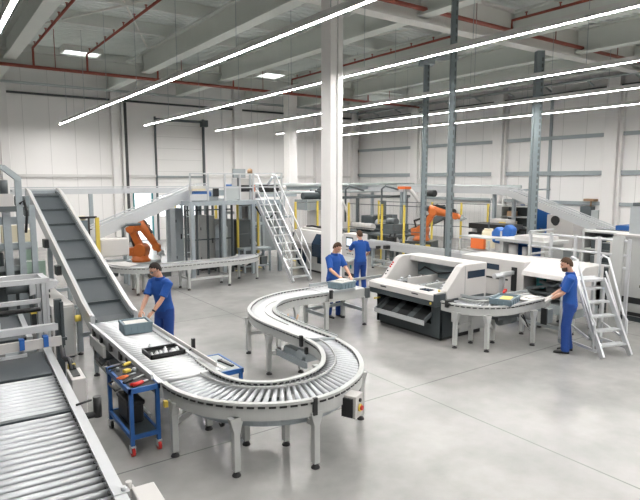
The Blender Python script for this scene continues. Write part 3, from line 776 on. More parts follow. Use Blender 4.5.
tool('pliers', 'black and orange pliers on the tool cart mat', 'pliers', (1.88,6.74,ZM), math.radians(-68), [('jaws', B().cyl((0,.02,.012),(0,.14,.012),.012), GREYM),('grip', B().tube([(.01,.02,.012),(.03,-.05,.012),(.02,-.12,.012)],.011,6).tube([(-.01,.02,.012),(-.03,-.05,.012),(-.02,-.12,.012)],.011,6), ORBOX)])
tool('socket_ratchet', 'steel ratchet between the pliers and the red cutter', 'ratchet', (1.92,6.58,ZM), math.radians(-62), [('shaft', B().cyl((0,-.02,.014),(0,.17,.014),.011), ALU),('grip', B().cyl((0,-.16,.016),(0,-.02,.016),.016), BLACK)])
tool('cable_cutter', 'red handled cable cutter at the near end of the tool cart', 'cutter', (1.92,6.42,ZM), math.radians(-70), [('handle', B().tube([(-.01,-.1,.02),(.02,-.04,.02),(.012,.05,.02)],.018,8).tube([(.03,-.09,.02),(.05,-.03,.02),(.03,.05,.02)],.018,8), RED),('blade', B().box(-.0,.03,.05,.13,.008,.022), ALU)])
tool('socket', 'small grey socket beside the yellow tape measure', 'socket', (2.02,6.88,ZM), 0, [('body', B().lathe((0,0,0),[(.025,0),(.025,.04),(.018,.04)],12), GREYM),('ring', B().lathe((0,0,.04),[(.02,0),(.02,.01)],12), ALU)])
tool('socket', 'dark socket left of the yellow tape measure', 'socket', (1.85,7.0,ZM), 0, [('body', B().lathe((0,0,0),[(.022,0),(.024,.045),(.016,.045)],12), GREYD),('ring', B().lathe((0,0,.045),[(.014,0),(.014,.01)],12), ALUD)])
t = thing('tool_cart', 'blue framed low cart half hidden behind the straight conveyor', 'cart', (3.13,6.79,0))
X0,X1,Y0,Y1 = 2.99,3.28,6.44,7.14
# the second cart stands inside the U bend
for (x,y) in ((X0,Y0),(X1,Y0),(X0,Y1),(X1,Y1)):
    part('post', B().box(x-.02,x+.02,y-.02,y+.02,.1,.72), BLUE, t); caster(t, x, y, .12, BLACK)
part('top_frame', B().box(X0-.03,X1+.03,Y0-.03,Y0,.68,.74).box(X0-.03,X1+.03,Y1,Y1+.03,.68,.74).box(X0-.03,X0,Y0-.03,Y1+.03,.68,.74).box(X1,X1+.03,Y0-.03,Y1+.03,.68,.74), BLUE, t)
part('top_mat', B().box(X0,X1,Y0,Y1,.7,.735), GREYM, t)
part('lower_shelf', B().box(X0,X1,Y0,Y1,.2,.23), BLUE, t)
tool('steel_rule', 'pale steel rule lying on the low blue cart', 'ruler', (3.08,6.8,.7355), math.radians(4), [('blade', B().box(-.03,.03,-.28,.25,0,.006), PAPER)])
tool('wrench', 'dark wrench lying beside the steel rule on the low cart', 'wrench', (3.2,6.7,.7355), math.radians(8), [('shaft', B().box(-.02,.02,-.15,.15,0,.02), BLACK),('head', B().cyl((0,.16,0),(0,.16,.022),.035,10), BLACK)])
# ------------------------------------------------------------------ WHITE SORTING MACHINE
t = thing('sorting_machine', 'white open topped sorting machine on a dark base with three chute trays', 'machine', (8.85,8.42,0))
part('base', B().box(8.22,8.30,7.49,7.72,.06,.74).box(8.22,8.30,9.28,9.37,.06,.74).box(8.22,9.5,9.30,9.37,.06,.74).box(8.25,8.8,7.49,7.55,.06,.74).box(8.24,8.34,7.5,9.36,.06,.30).box(8.7,8.76,7.5,9.36,.06,.74), ANTH, t)
part('plinth', B().box(8.3,9.5,7.52,9.34,0,.07), BLACK, t)
part('side_panel', B().box(8.78,9.58,7.46,7.54,.10,.74), GREYP, t, 'pale grey lower side panel')
part('fascia', B().box(8.05,9.5,7.44,9.46,.72,.84), ANTH, t, 'dark band', bevel=.01)
part('front_hood', B().prism([(8.03,7.5,.84),(8.03,7.5,.955),(8.10,7.5,.985),(8.42,7.5,1.0),(8.42,7.5,.84)], (0,1.94,0)), WHITE, t, 'white front lip')
part('corner_block', B().box(8.04,8.3,7.42,7.5,.74,.98), ANTH, t)
b = B()
for y in (8.0, 8.95): b.box(8.022,8.03,y-.09,y+.09,.90,.925)
part('grip_slot', b, BLACK, t)
b = B().cyl((8.03,7.56,.79),(8.015,7.56,.79),.025).cyl((8.03,9.25,.6),(8.2,9.25,.6),.02).cyl((8.25,7.55,1.0),(8.25,7.55,1.03),.025)
part('indicator', b, YELLOW, t, 'yellow round indicators')
for y0, y1, nm in ((7.46,7.64,'near cheek'),(9.26,9.42,'far cheek')):
    o = part('cheek', B().prism([(8.38,y0,.84),(8.38,y0,1.0),(8.80,y0,1.45),(8.90,y0,1.49),(9.58,y0,1.49),(9.58,y0,.74),(8.9,y0,.74)], (0,y1-y0,0)), WHITE, t, bevel=.015)
    if y0 < 8:
        part('window', B().box(8.98,9.52,y0-.006,y0+.004,1.20,1.35), GLASS, o, 'dark blue window')
        part('seam', B().box(8.905,8.912,y0-.004,y0+.01,.78,1.46), GREYM, o)
    else:
        b = B()
        for x, z in ((8.60,1.235),(8.64,1.28),(8.68,1.325)): b.ell((x,y0+.1,z+.012),.022,8,6)
        part('lamp_button', b, RED, o, 'red buttons')
        b = B().ell((8.52,y0+.1,1.16),.02,8,6).ell((8.47,y0+.1,1.09),.02,8,6)
        part('key_switch', b, BLACK, o)
part('rear_hood', B().box(9.12,9.58,7.62,9.28,1.36,1.49), WHITE, t, bevel=.02)
part('rear_panel', B().box(9.46,9.58,7.62,9.28,.8,1.37), WHITE, t)
part('inner_shield', B().box(9.38,9.42,7.64,9.26,1.02,1.36), TGLASS, t, 'smoked blue grey shield')
part('deck', B().box(8.42,9.45,7.6,9.3,.86,.93), GREYM, t)
b = B()
for i in range(9): b.box(8.5+i*.1,8.53+i*.1,7.66,8.55,.93,.955)
part('slat', b, ALUD, t)
b = B()
for x,y,w in ((8.62,9.0,.12),(8.9,9.05,.16),(9.2,9.0,.1),(8.7,7.85,.1),(9.1,7.9,.14),(9.0,8.3,.1)): b.box(x-w,x+w,y-.05,y+.05,.93,1.0).cyl((x,y,1.0),(x,y,1.05),.03,8)
part('gripper_block', b, ALU, t)
b = B()
for x,y in ((8.55,8.8),(8.95,8.9),(9.25,8.2),(8.8,7.75),(9.3,9.1)): b.box(x-.06,x+.06,y-.04,y+.04,.93,.99)
part('valve_block', b, BLACK, t)
part('divider', B().box(8.45,9.36,8.62,8.66,.93,1.10), WHITE, t)
part('divider', B().box(8.45,9.36,8.08,8.12,.93,1.04), GREYP, t)
part('hose', B().tube([(9.36,7.8,1.1),(9.34,8.2,1.2),(9.33,8.6,1.12),(9.34,9.0,1.22),(9.37,9.2,1.1)],.02,6), BLACK, t)
part('touch_pad', B().box(8.14,8.30,7.72,7.98,.985,1.005).ell((8.2,7.85,1.005),(.05,.09,.02),10,6), GLASS, t, 'small dark blue pad')
# three chute trays
o = part('chute_tray', B().prism([(8.0,7.72,.36),(8.5,7.72,.66),(8.5,7.72,.64),(8.0,7.72,.34)],(0,1.42,0)).prism([(7.98,7.70,.33),(7.98,7.70,.42),(8.5,7.70,.74),(8.5,7.70,.64)],(0,.02,0)).prism([(7.98,9.14,.33),(7.98,9.14,.42),(8.5,9.14,.74),(8.5,9.14,.64)],(0,.02,0)), GREYD, t, 'sloping tray rack')
part('tray_lip', B().prism([(7.97,7.68,.32),(7.97,7.68,.42),(7.985,7.68,.42),(7.985,7.68,.32)],(0,1.5,0)), ALU, o)
for k in range(3):
    y0 = 7.77+k*.48
    part('tray_mat', B().prism([(8.01,y0,.375),(8.46,y0,.645),(8.46,y0,.652),(8.01,y0,.382)],(0,.30,0)), BLACK, o, 'black mat')
part('vent_pipe', B().cyl((8.5,9.0,.45),(8.5,9.0,.7),.07), GREYP, t)
part('power_unit', B().box(8.5,8.7,7.3,7.44,.38,.62), GREYP, t, 'grey drive box on the side')
part('power_cover', B().box(8.5,8.68,7.3,7.44,.62,.74), BLUEL, t, 'blue cover')

# --- curved conveyor leaving the machine
setk(.975)
OUTc = [(8.2,7.42)] + arc(9.2,7.43,1.0,182,270,18) + [(10.5,6.43)]
INc = [(8.92,7.58)] + arc(9.26,7.43,.34,180,270,12) + [(10.5,7.07)]
OUTc = [(8.33,7.58)] + [p for p in arc(9.28,7.43,.95,180,270,18)] + [(9.9,6.49),(10.5,6.52)]
ZC2 = .86
t = thing('curved_roller_conveyor', 'quarter bend roller conveyor leaving the white sorting machine towards the man at the right', 'conveyor', (9.2,6.8,0))
rail_rollers(t, OUTc, INc, 27, ZC2-.045, .036, .018)
side_frames(t, INc, OUTc, ZC2, .19)
gap_shade_row(t, OUTc, ZC2-.02, .11, 1)
for x, y, ax in ((8.35,7.2,'y'),(8.88,7.25,'y'),(8.66,6.68,'x'),(9.25,7.0,'x'),(9.75,6.42,'x'),(10.3,7.06,'x')):
    leg(t, x, y, ZC2-.16, .07, GREYP, .05, axis=ax)
for p, q in (((8.35,7.2,.4),(8.88,7.25,.4)),((8.66,6.68,.55),(9.25,7.0,.3)),((9.75,6.42,.3),(10.3,7.06,.3))):
    part('cross_brace', B().beam(p,q,.03,.06), GREYP, t)
part('drive_unit', B().cyl((9.1,6.75,.52),(9.55,6.75,.52),.1).box(8.95,9.6,6.65,6.9,.56,.62), GREYD, t)
part('hose', B().tube([(9.6,6.6,.58),(9.7,6.55,.45),(9.85,6.6,.32),(9.8,6.7,.56)],.014,6), BLACK, t)
o = part('pedal_box', B().box(10.02,10.2,6.28,6.42,.42,.70), GREYM, t, 'grey box under the frame', bevel=.01)
part('box_cover', B().box(9.98,10.02,6.29,6.41,.40,.72), BLACK, o)
part('guide_rail', B().sweep([(*p,ZC2+.02) for p in INc], [(0,0),(.02,0),(.02,.05),(0,.05)]), ALUD, t)
part('scanner', B().ell((8.42,7.36,.83),(.12,.07,.035),12,8).box(8.3,8.5,7.38,7.44,.76,.9), BLACK, t, 'black scanner pod')
crate(9.28, 6.76, ZC2-.01, .60, .40, .12, math.radians(20), 'shallow grey crate with a yellow sheet on the bend before the right hand man', group='blue grey plastic crates')
solo('yellow_sheet', 'yellow sheet on the pile in the shallow grey crate', 'sheet', B().cbox((9.30,6.74,ZC2+.085),.3,.2,.012,math.radians(25)), YLABEL, (9.30,6.74,ZC2+.08))
solo('card_stack', 'grey blue wrapped stack filling the shallow crate under the yellow sheet', 'cards', B().cbox((9.28,6.76,ZC2+.045),.50,.32,.065,math.radians(20)), CRATE, (9.28,6.76,ZC2+.012))
solo('document_sheets', 'loose white sheets spread on the conveyor before the right hand man', 'paper', B().cbox((9.95,6.68,ZC2+.0),.42,.30,.012,math.radians(10)).cbox((10.1,6.74,ZC2+.012),.3,.26,.012,math.radians(-12)), PAPER, (9.95,6.68,ZC2-.006))
tool('hand_scanner', 'small red hand tool lying behind the shallow grey crate', 'hand tool', (9.75,7.12,ZC2+.075), .5, [('body', B().box(-.09,.09,-.025,.025,0,.04), RED),('head', B().box(.09,.15,-.03,.03,0,.05), RED)])

setk(1.)
# --- enclosed packing line behind
t = thing('packing_line', 'long white enclosed packing line with a dark feed opening, behind the right hand man', 'machine', (11.2,7.2,0))
part('body', B().box(10.72,11.7,7.35,9.1,.55,1.40).box(10.72,11.7,6.12,6.35,.55,1.2).box(11.3,11.7,6.12,7.4,.55,1.40), WHITE, t, bevel=.015)
part('top_hood', B().prism([(10.62,6.1,1.13),(10.66,6.1,1.22),(11.0,6.1,1.42),(11.72,6.1,1.42),(11.72,6.1,1.13)],(0,1.25,0)), WHITE, t, 'overhanging white hood', bevel=.012)
part('lower_frame', B().box(10.8,11.65,6.15,9.0,.36,.56), GREYM, t)
part('window', B().box(10.71,10.725,8.0,8.34,1.14,1.27), GLASS, t, 'dark blue window')
part('dark_strip', B().box(10.705,10.725,7.52,7.66,.72,1.26), BLACK, t)
part('panel_gap', B().box(10.71,10.725,7.75,9.05,.93,.97), BLACK, t)
o = part('feed_tunnel', B().box(10.9,11.3,6.4,7.3,.70,.76).box(10.8,10.86,6.35,7.35,.76,.8).tube([(10.75,6.5,1.05),(10.85,6.7,.95),(10.8,7.0,1.02)],.04,6).box(10.9,11.2,6.6,6.9,.76,1.0).beam((10.6,7.2,.86),(11.1,6.5,1.02),.05,.05), GREYD, t, 'dark machinery in the opening')
part('feed_light', B().box(11.1,11.2,7.1,7.28,.8,1.1), TEAL, o)
for x in (10.85,11.6):
    for y in (6.25,7.0,8.0,8.95): leg(t, x, y, .4, .07, GREYP)
part('side_arm', B().cyl((10.05,7.62,1.12),(10.6,7.62,1.12),.06,12).box(10.3,10.36,7.56,7.68,.6,1.14).box(10.3,10.72,7.58,7.66,1.1,1.18), ALU, t)
part('base_rail', B().box(10.6,10.68,6.15,8.2,.1,.16), GREYM, t)

# --- mobile steps at the right
def steps(name, lab, loc, rot, w, n, run, rise, hand, mats, top_depth=.55, castors=True, rail_h=.4):
    t = thing(name, lab, 'steps', loc, rot)
    y1, z1 = n*run, n*rise+rise*.6
    for s in (-1,1):
        x = s*w/2
        part('stringer', B().beam((x,0,.02),(x,y1,z1),.04,.10,(0,0,1)), mats, t, local=True)
    for i in range(n):
        y = run*(i+.75); z = (i+1)*rise - .02
        part('tread', B().box(-w/2+.02,w/2-.02,y-.03,y+run*.82,z-.03,z), mats, t, local=True)
    part('platform', B().box(-w/2-.02,w/2+.02,y1-.02,y1+top_depth,z1-.05,z1), mats, t, local=True)
    for s in (-1,1):
        x = s*(w/2+.05)
        part('handrail', B().tube([(x,.18,.1),(x,.18,hand*.55),(x,.26,hand*.62),(x,y1-.05,z1+rail_h),(x,y1+.1,z1+rail_h+.03),(x,y1+.16,z1+rail_h-.04),(x,y1+.16,z1)],.022,8), mats, t, local=True)
        part('mid_rail', B().tube([(x,.2,hand*.28),(x,y1,z1+rail_h*.35)],.018,8), mats, t, local=True)
        for yy in (y1+.05, y1+top_depth-.05):
            o = part('support_leg', B().box(x-.03,x+.03,yy-.03,yy+.03,.1,z1), mats, t, local=True)
            part('castor', B().cyl((x-.02,yy,.055),(x+.02,yy,.055),.055,12).box(x-.03,x+.03,yy-.03,yy+.03,.08,.13), GREYM, o, local=True)
        part('base_bar', B().beam((x,.1,.12),(x,y1+top_depth,.12),.04,.05), mats, t, local=True)
        part('side_brace', B().beam((x,.3,.3),(x,y1+.05,.45),.03,.04), mats, t, local=True)
    return t
steps('mobile_steps', 'silver mobile steps with five treads and tube handrails at the right edge', (10.08,4.92,0), math.radians(-19), .62, 5, .15, .235, 1.15, ALU, .34)
t = thing('guard_railing', 'silver three rail guard railing behind the right hand man and the mobile steps', 'railing', (11.95,6.6,0))
for y in (5.72,6.35,6.9,7.5,8.05): part('post', B().box(11.92,11.98,y-.03,y+.03,0,1.98), ALU, t)
for z in (1.93,1.62,1.36): part('rail', B().cyl((11.95,5.7,z),(11.95,8.1,z),.028), ALU, t)
part('end_rail', B().tube([(11.95,8.1,1.93),(12.3,8.3,1.93),(13.3,8.3,1.93)],.028,8).tube([(11.95,8.1,1.36),(12.3,8.3,1.36),(13.3,8.3,1.36)],.028,8), ALU, t)
part('upright_panel', B().box(11.9,11.97,5.82,6.05,0,2.02), GREYP, t, 'broad flat upright')

# --- cabinets at the right edge
t = thing('control_cabinet', 'tall light grey control cabinet with dark slots cut by the right edge', 'cabinet', (13.6,5.6,0))
part('body', B().box(13.0,14.4,4.3,6.52,.12,1.93), GREYP, t, bevel=.01)
part('plinth', B().box(13.04,14.36,4.34,6.48,0,.12), ANTH, t)
part('top_cover', B().box(12.95,14.45,4.25,6.57,1.93,1.97), WHITE, t)
b = B()
for i, z in enumerate((1.74,1.52,1.05,.80)): b.box(12.985,13.005,5.5,5.94,z,z+.06)
part('vent_slot', b, BLACK, t)
part('display', B().box(12.98,13.005,5.5,5.95,1.22,1.36), GLASS, t, 'dark blue display')
part('dark_band', B().box(12.98,13.005,4.4,6.45,.42,.56).box(12.98,13.005,4.4,6.45,.14,.22), BLACK, t, 'black slots near the floor')
t = thing('motor_stand', 'open grey steel machine frame on top of the tall control cabinet', 'frame', (13.9,5.4,1.97))
part('post', B().box(13.3,13.55,6.15,6.4,1.97,2.6), ALUD, t); part('post', B().box(13.7,13.8,4.6,4.7,1.97,2.6), ALUD, t)
part('rail', B().box(13.35,13.8,4.6,6.4,2.5,2.6), ALUD, t)
part('shelf', B().box(13.3,14.2,4.5,6.1,2.2,2.26), ALUD, t)
part('motor', B().cyl((13.5,5.2,2.1),(13.5,5.6,2.1),.1).box(13.4,13.9,4.9,5.7,1.98,2.1).box(13.4,13.7,6.15,6.4,2.6,2.68), GREYD, t)
part('panel', B().box(13.4,13.5,4.7,5.8,2.0,2.2), BLUE, t)
t = thing('shelving_unit', 'grey shelving unit packed with dark goods left of the tall control cabinet', 'shelving', (14.6,7.3,0))
for y in (6.75,8.0):
    part('side', B().box(14.2,14.8,y-.03,y+.03,0,1.9), GREYP, t)
part('back', B().box(14.76,14.8,6.75,8.0,0,1.9), GREYD, t)
for z in (.15,.6,1.0,1.4,1.86): part('shelf', B().box(14.2,14.78,6.78,7.97,z-.02,z+.02), GREYP, t)
k = 0
for z, items in ((.62,((6.95,.25,.25,GREYD),(7.3,.3,.2,ANTH),(7.7,.25,.28,BLACK))),(1.02,((6.95,.25,.22,BLACK),(7.28,.2,.28,CARTON),(7.65,.3,.2,GREYD))),(1.42,((6.98,.28,.2,CARTON),(7.3,.2,.3,CREAM),(7.65,.3,.26,ANTH)))):
    for y, w, h, m in items:
        row = {.62:'lowest',1.02:'middle',1.42:'upper'}[z]; pl = 'nearest the cabinet' if y < 7.1 else ('middle of three' if y < 7.5 else 'furthest from the cabinet')
        nm = {'BLACK':'black'}.get('', None)
        cn = 'brown' if m is CARTON else 'cream' if m is CREAM else 'black' if m is BLACK else 'dark grey'
        tt = thing('storage_box', '%s box on the %s shelf of the shelving, %s' % (cn,row,pl), 'box', (14.45,y,z), 0, 'storage boxes on the grey shelving')
        part('body', B().box(14.25,14.65,y-w/2,y+w/2,z+.0005,z+h), m, tt); part('lid', B().box(14.24,14.66,y-w/2-.008,y+w/2+.008,z+h,z+h+.02), GREYM, tt)
t = thing('tall_rack', 'dark tall machine rack with white uprights behind the guard railing', 'rack', (13.4,7.3,0))
for y in (6.66,7.02): part('upright', B().box(13.1,13.2,y-.05,y+.05,0,1.85), WHITE, t)
part('core', B().box(13.22,13.7,6.65,7.02,.1,1.7), ANTH, t)
b = B()
for z in (.5,.8,1.1,1.4): b.box(13.18,13.22,6.72,6.97,z,z+.14)
part('drawer_front', b, GREYD, t)
t = thing('blue_column_unit', 'blue and grey pump unit with cylinders behind the packing line', 'machine', (13.8,9.2,0))
part('frame', B().box(13.4,14.3,8.6,8.7,0,1.5).box(13.4,14.3,9.9,10.0,0,1.5).box(13.3,14.4,8.5,10.1,1.48,1.56), GREYP, t)
part('cylinder', B().cyl((13.6,9.7,.2),(13.6,9.7,1.4),.13), WHITE, t); part('cylinder', B().cyl((13.6,9.3,.2),(13.6,9.3,1.35),.09), WHITE, t)
part('panel', B().box(13.9,14.0,8.7,9.9,.1,1.4), BLUE, t)
part('tank', B().box(13.5,13.85,8.75,9.1,.2,.9), TEAL, t)
part('top_unit', B().box(13.5,14.2,8.7,9.6,1.56,1.66), WHITE, t)
# ------------------------------------------------------------------ MIDDLE AND BACK
# --- S bend conveyor at the back left
OUTb = [(4.2,17.0),(4.22,16.6)] + arc(5.25,16.35,1.05,185,270,12) + [(7.6,15.32)] + arc(7.75,16.6,1.28,275,350,12)
INb = [(4.85,17.0),(4.86,16.7)] + arc(5.35,16.45,.45,190,270,10) + [(7.6,15.98)] + arc(7.7,16.65,.62,275,350,10)
t = thing('curved_roller_conveyor', 'long slim roller conveyor curving at both ends before the left orange robot', 'conveyor', (6.2,15.6,0))
rail_rollers(t, OUTb, INb, 80, .735, .035, .028)
side_frames(t, INb, OUTb, .78, .17)
gap_shade_row(t, OUTb, .765, .12, 1)
for x, y in ((4.25,16.4),(4.9,16.4),(4.75,15.5),(5.05,15.95),(6.2,15.36),(6.15,15.92),(7.5,15.36),(7.5,15.94),(8.75,15.9),(8.3,16.3)): leg(t, x, y, .62, .07, GREYP, .03)
part('long_brace', B().box(6.2,7.5,15.34,15.38,.28,.34), GREYP, t)
for x in (6.18,7.5): part('cross_brace', B().box(x-.02,x+.02,15.38,15.92,.3,.36), GREYP, t)
part('drive_unit', B().box(5.2,5.8,15.7,16.0,.4,.56).cyl((5.3,15.6,.45),(5.3,16.0,.45),.1), GREYD, t)
part('belt_plate', B().prism([(*p,.782) for p in [(4.25,16.95),(4.28,16.4),(4.6,15.75),(5.0,16.1),(4.86,16.6),(4.85,16.95)]], (0,0,.008)), WHITE, t, 'white cover plate at the far left end')
# --- robots
def robot(lab, x, y, z0, az, up_tilt, fore_tilt, la, lb, blk, ped, pedm):
    """az heading; up_tilt: lower arm lean from vertical (deg, backwards positive); fore_tilt: forearm below horizontal"""
    t = thing('robot_arm', lab, 'robot', (x,y,0), az)
    P_ = lambda *a, **k: part(*a, **k, local=True)
    if ped: P_('pedestal', B().box(-.55,.55,-.5,.5,0,z0), pedm, t)
    P_('base', B().lathe((0,0,z0),[(.33,0),(.33,.07),(.28,.10),(.27,.2)],18), ORANGE, t)
    P_('turntable', B().box(-.25,.25,-.22,.22,z0+.2,z0+.38).cyl((.05,-.27,z0+.40),(.05,.27,z0+.40),.22,18).box(-.38,-.1,-.18,.18,z0+.2,z0+.48), ORANGE, t, bevel=.02) 
    s = Vector((.05,0,z0+.40)); u = math.radians(up_tilt)
    e = s + Vector((-math.sin(u),0,math.cos(u)))*la
    e0 = e
    n = Vector((0,1,0))
    P_('lower_arm', B().beam(s+n*.0, e0, .22, .25, (0,1,0)).cyl(s-n*.22,s+n*.22,.20,16).cyl(e0-n*.18,e0+n*.18,.16,16), ORANGE, t, bevel=.03)
    ft = math.radians(fore_tilt); f = Vector((math.cos(ft),0,-math.sin(ft)))
    e = e0 + Vector((blk,0,.05))
    w = e + f*lb
    P_('elbow_block', B().beam(e0+Vector((-.12,0,.02)), e+Vector((.05,0,.02)), .26, .28), ORANGE, t, bevel=.03)
    P_('upper_arm', B().tube([e-f*.28, e+f*.1, e+f*lb*.55, w], [.16,.17,.13,.10], 12), ORANGE, t)
    P_('motor_block', B().cyl(e-f*.28-n*.16, e-f*.5-n*.16,.09,10).cyl(e-f*.28+n*.16, e-f*.5+n*.16,.09,10).beam(e+Vector((0,0,.22)), e+f*.5+Vector((0,0,.2)), .16,.1), BLACK, t)
    P_('wrist', B().cyl(w-n*.13,w+n*.13,.12,14).cyl(w, w+f*.2,.085,12), ORANGE, t)
    P_('gripper', B().cyl(w+f*.2, w+f*.26,.13,14).beam(w+f*.28-n*.2, w+f*.28+n*.2,.06,.08).box(*sum(((c-.03,c+.03) for c in (w+f*.36-n*.17)),())).box(*sum(((c-.03,c+.03) for c in (w+f*.36+n*.17)),())), ALUD, t)
    P_('cable_pack', B().tube([s+Vector((-.3,.2,.0)), s+Vector((-.42,.22,.35)), e+Vector((-.32,.2,-.2)), e+Vector((-.18,.2,.2)), e+f*.3+Vector((0,.2,.26))],.05,7), BLACK, t)
    return t
robot('orange robot arm at the left, bent down over the slim curved conveyor', 6.02, 19.2, .42, math.radians(-37), 24, 58, .80, .80, .42, True, GREYM)
r2 = robot('orange robot arm on a black pedestal behind the yellow posts, reaching right', 16.1, 15.75, .82, math.radians(-62), -30, 14, .85, .8, .1, True, ANTH)
b = B()
for dx in (-.42,0,.42): b.box(-.56,-.545,dx-.09,dx+.09,.5,.72); b.box(dx-.09,dx+.09,-.515,-.5,.5,.72)
part('warning_plate', b, YELLOW, r2, 'yellow squares', local=True)
# --- overhead conveyors
def ohc(name, lab, pts, w, h, m=PIPEG, legs=()):
    t = thing(name, lab, 'conveyor', tuple(pts[0]))
    P = [Vector(p) for p in pts]
    for i, (p, q) in enumerate(zip(P, P[1:])):
        d, s, u = frame(q-p)
        for sg in (-1,1): part('side_frame', B().beam(p+s*sg*w/2, q+s*sg*w/2, .05, h), m, t)
        for sg in (-1,1): part('guide_rail', B().beam(p+s*sg*(w/2-.02)+u*(h/2+.05), q+s*sg*(w/2-.02)+u*(h/2+.05), .03, .04), ALU, t)
        part('belt', B().beam(p+u*h*.2, q+u*h*.2, w-.06, .04), GREYM, t)
    for (x,y,z) in legs: leg(t, x, y, z, .13, ZINC)
    return t
ohc('overhead_conveyor', 'pale level overhead conveyor running along the left behind the robot', [(2.6,22.5,2.78),(9.8,22.5,2.78)], .6, .2, ALU, ((9.5,22.3,2.7),(5.2,22.3,2.7)))
ohc('incline_conveyor', 'pale incline conveyor rising right to the raised platform above the left robot', [(3.2,17.9,1.2),(7.5,17.9,2.83),(7.9,17.9,2.86)], .55, .34, ALU, ((4.2,17.7,1.4),))
t = ohc('overhead_conveyor', 'level overhead conveyor along the right wall, turning down at its end', [(20.,26.5,2.72),(20.,15.2,2.75),(20.,14.4,2.68),(20.,10.2,1.33)], .65, .26, ALU, ((20.,15.3,2.6),(20.4,14.6,2.55),(20,21,2.6)))
part('control_eye', B().cyl((19.6,12.2,1.68),(19.66,12.2,1.68),.17,16), BLACK, t)
t = thing('pipe_rack', 'raised grey rack of pipes running along the back of the safety fences', 'pipe rack', (16,24,0))
part('pipe', B().cyl((11.5,23.2,2.95),(23,23.2,2.95),.09).cyl((11.5,23.0,2.6),(23,23.0,2.6),.06), PIPEG, t)
part('beam', B().box(11.3,23,23.25,23.45,2.72,2.88), ZINC, t)
t2 = thing('wall_duct', 'grey twin duct running level before the right wall above the overhead conveyor', 'duct', (21.4,18,2.7))
part('pipe', B().cyl((21.4,15.,2.9),(21.4,22.8,2.9),.08), PIPEG, t2); part('tray', B().box(21.3,21.5,15.,22.8,2.6,2.72), PIPEG, t2)
for y in (15.3,19,22.5): part('bracket', B().box(21.35,24.05,y-.03,y+.03,2.72,2.8), ZINC, t2)
for p in ((12,23.3),(16,23.3),(20,23.3)): part('post', B().box(p[0]-.06,p[0]+.06,p[1]-.06,p[1]+.06,0,2.72), ZINC, t)
# --- raised platform and its stair
t = thing('raised_platform', 'raised steel service platform on posts with railings above the grey cabinets', 'platform', (8.8,17.5,0))
part('deck', B().box(6.9,10.35,16.85,19.2,2.38,2.52), ZINC, t)
for x in (7.0,8.1,9.2,10.25):
    for y in (16.95,19.1): part('post', B().box(x-.06,x+.06,y-.06,y+.06,0,2.38), ZINC, t)
for x in (6.95,7.55,8.15,8.7,9.2): part('railing_post', B().box(x-.025,x+.025,16.87,16.92,2.52,3.42), ALU, t)
for z in (2.95,3.4): part('rail', B().box(6.93,9.22,16.87,16.91,z-.02,z+.02), ALU, t)
for x in (10.05,10.32): part('railing_post', B().box(x-.025,x+.025,16.87,16.92,2.52,3.45), ALU, t)
for z in (2.95,3.43): part('rail', B().box(10.3,10.34,16.87,19.2,z-.02,z+.02).box(9.5,10.34,19.15,19.2,z-.02,z+.02), ALU, t)
part('toe_panel', B().box(8.15,8.72,16.9,16.94,2.55,3.0), PIPEG, t)
part('toe_panel', B().box(6.95,7.55,16.9,16.94,2.55,2.75), ALU, t)
def platform_item(name, lab, cat, loc, parts_):
    t = thing(name, lab, cat, loc)
    for pn, b, m in parts_: part(pn, b, m, t)
platform_item('monitor_stand', 'grey monitor on a stand on top of the raised platform', 'monitor', (8.85,17.2,2.52), [('screen_back', B().cbox((8.8,17.15,3.42),.5,.08,.3,.2), GREYM),('stand', B().box(8.78,8.84,17.2,17.26,2.52,3.35), GREYD)])
platform_item('drive_housing', 'white and black drive housing under the monitor on the raised platform', 'machine', (9.1,17.6,2.52), [('housing', B().box(8.8,9.5,17.3,18.0,2.52,2.8).box(8.9,9.4,17.35,17.9,3.0,3.25), WHITE),('motor', B().cyl((8.9,17.4,2.9),(9.4,17.4,2.9),.14), BLACK),('bracket', B().box(9.0,9.3,17.5,17.7,2.8,3.05), GREYM)])
platform_item('transfer_unit', 'blue and grey transfer head where the incline meets the platform', 'machine', (7.5,17.6,2.52), [('body', B().box(7.2,8.05,17.2,17.55,2.53,2.66), GREYM),('roller', B().cyl((7.2,17.3,2.74),(7.8,17.3,2.74),.1), BLUE),('cover', B().box(7.15,7.6,17.2,17.5,2.85,2.98), CREAM),('switch', B().box(7.85,8.05,17.15,17.2,2.66,2.95), BLACK)])
platform_item('warning_lamp', 'orange warning lamp beside the monitor on the raised platform', 'lamp', (9.25,17.3,3.2), [('lens', B().lathe((9.3,17.3,3.42),[(.09,0),(.09,.12),(.04,.17)],10), CARTON),('pole', B().box(9.27,9.33,17.27,17.33,2.52,3.42), ALUD)])
def long_stair():
    t = thing('access_stair', 'steep silver access stair with long handrails up to the raised platform', 'stairs', (9.65,14.55,0))
    x0, x1 = 9.32, 9.98; y0, y1, z1 = 14.6, 16.86, 2.45
    for x in (x0,x1): part('stringer', B().beam((x,y0,.02),(x,y1,z1),.05,.14), ALU, t)
    n = 10
    for i in range(n):
        k = (i+.7)/n; y = y0+(y1-y0)*k; z = z1*k
        part('tread', B().box(x0+.02,x1-.02,y-.09,y+.09,z-.03,z), ALU, t)
    for x in (x0-.03,x1+.03):
        part('handrail', B().tube([(x,y0+.05,.1),(x,y0+.05,.85),(x,y0+.15,.98),(x,y1-.1,z1+.92),(x,y1+.1,z1+.95)],.024,8), ALU, t)
        part('mid_rail', B().tube([(x,y0+.05,.5),(x,y1,z1+.48)],.018,8), ALU, t)
        b = B()
        for k in (.25,.5,.75): b.cyl((x,y0+(y1-y0)*k,z1*k),(x,y0+(y1-y0)*k,z1*k+.95),.018,8)
        part('baluster', b, ALU, t)
long_stair()
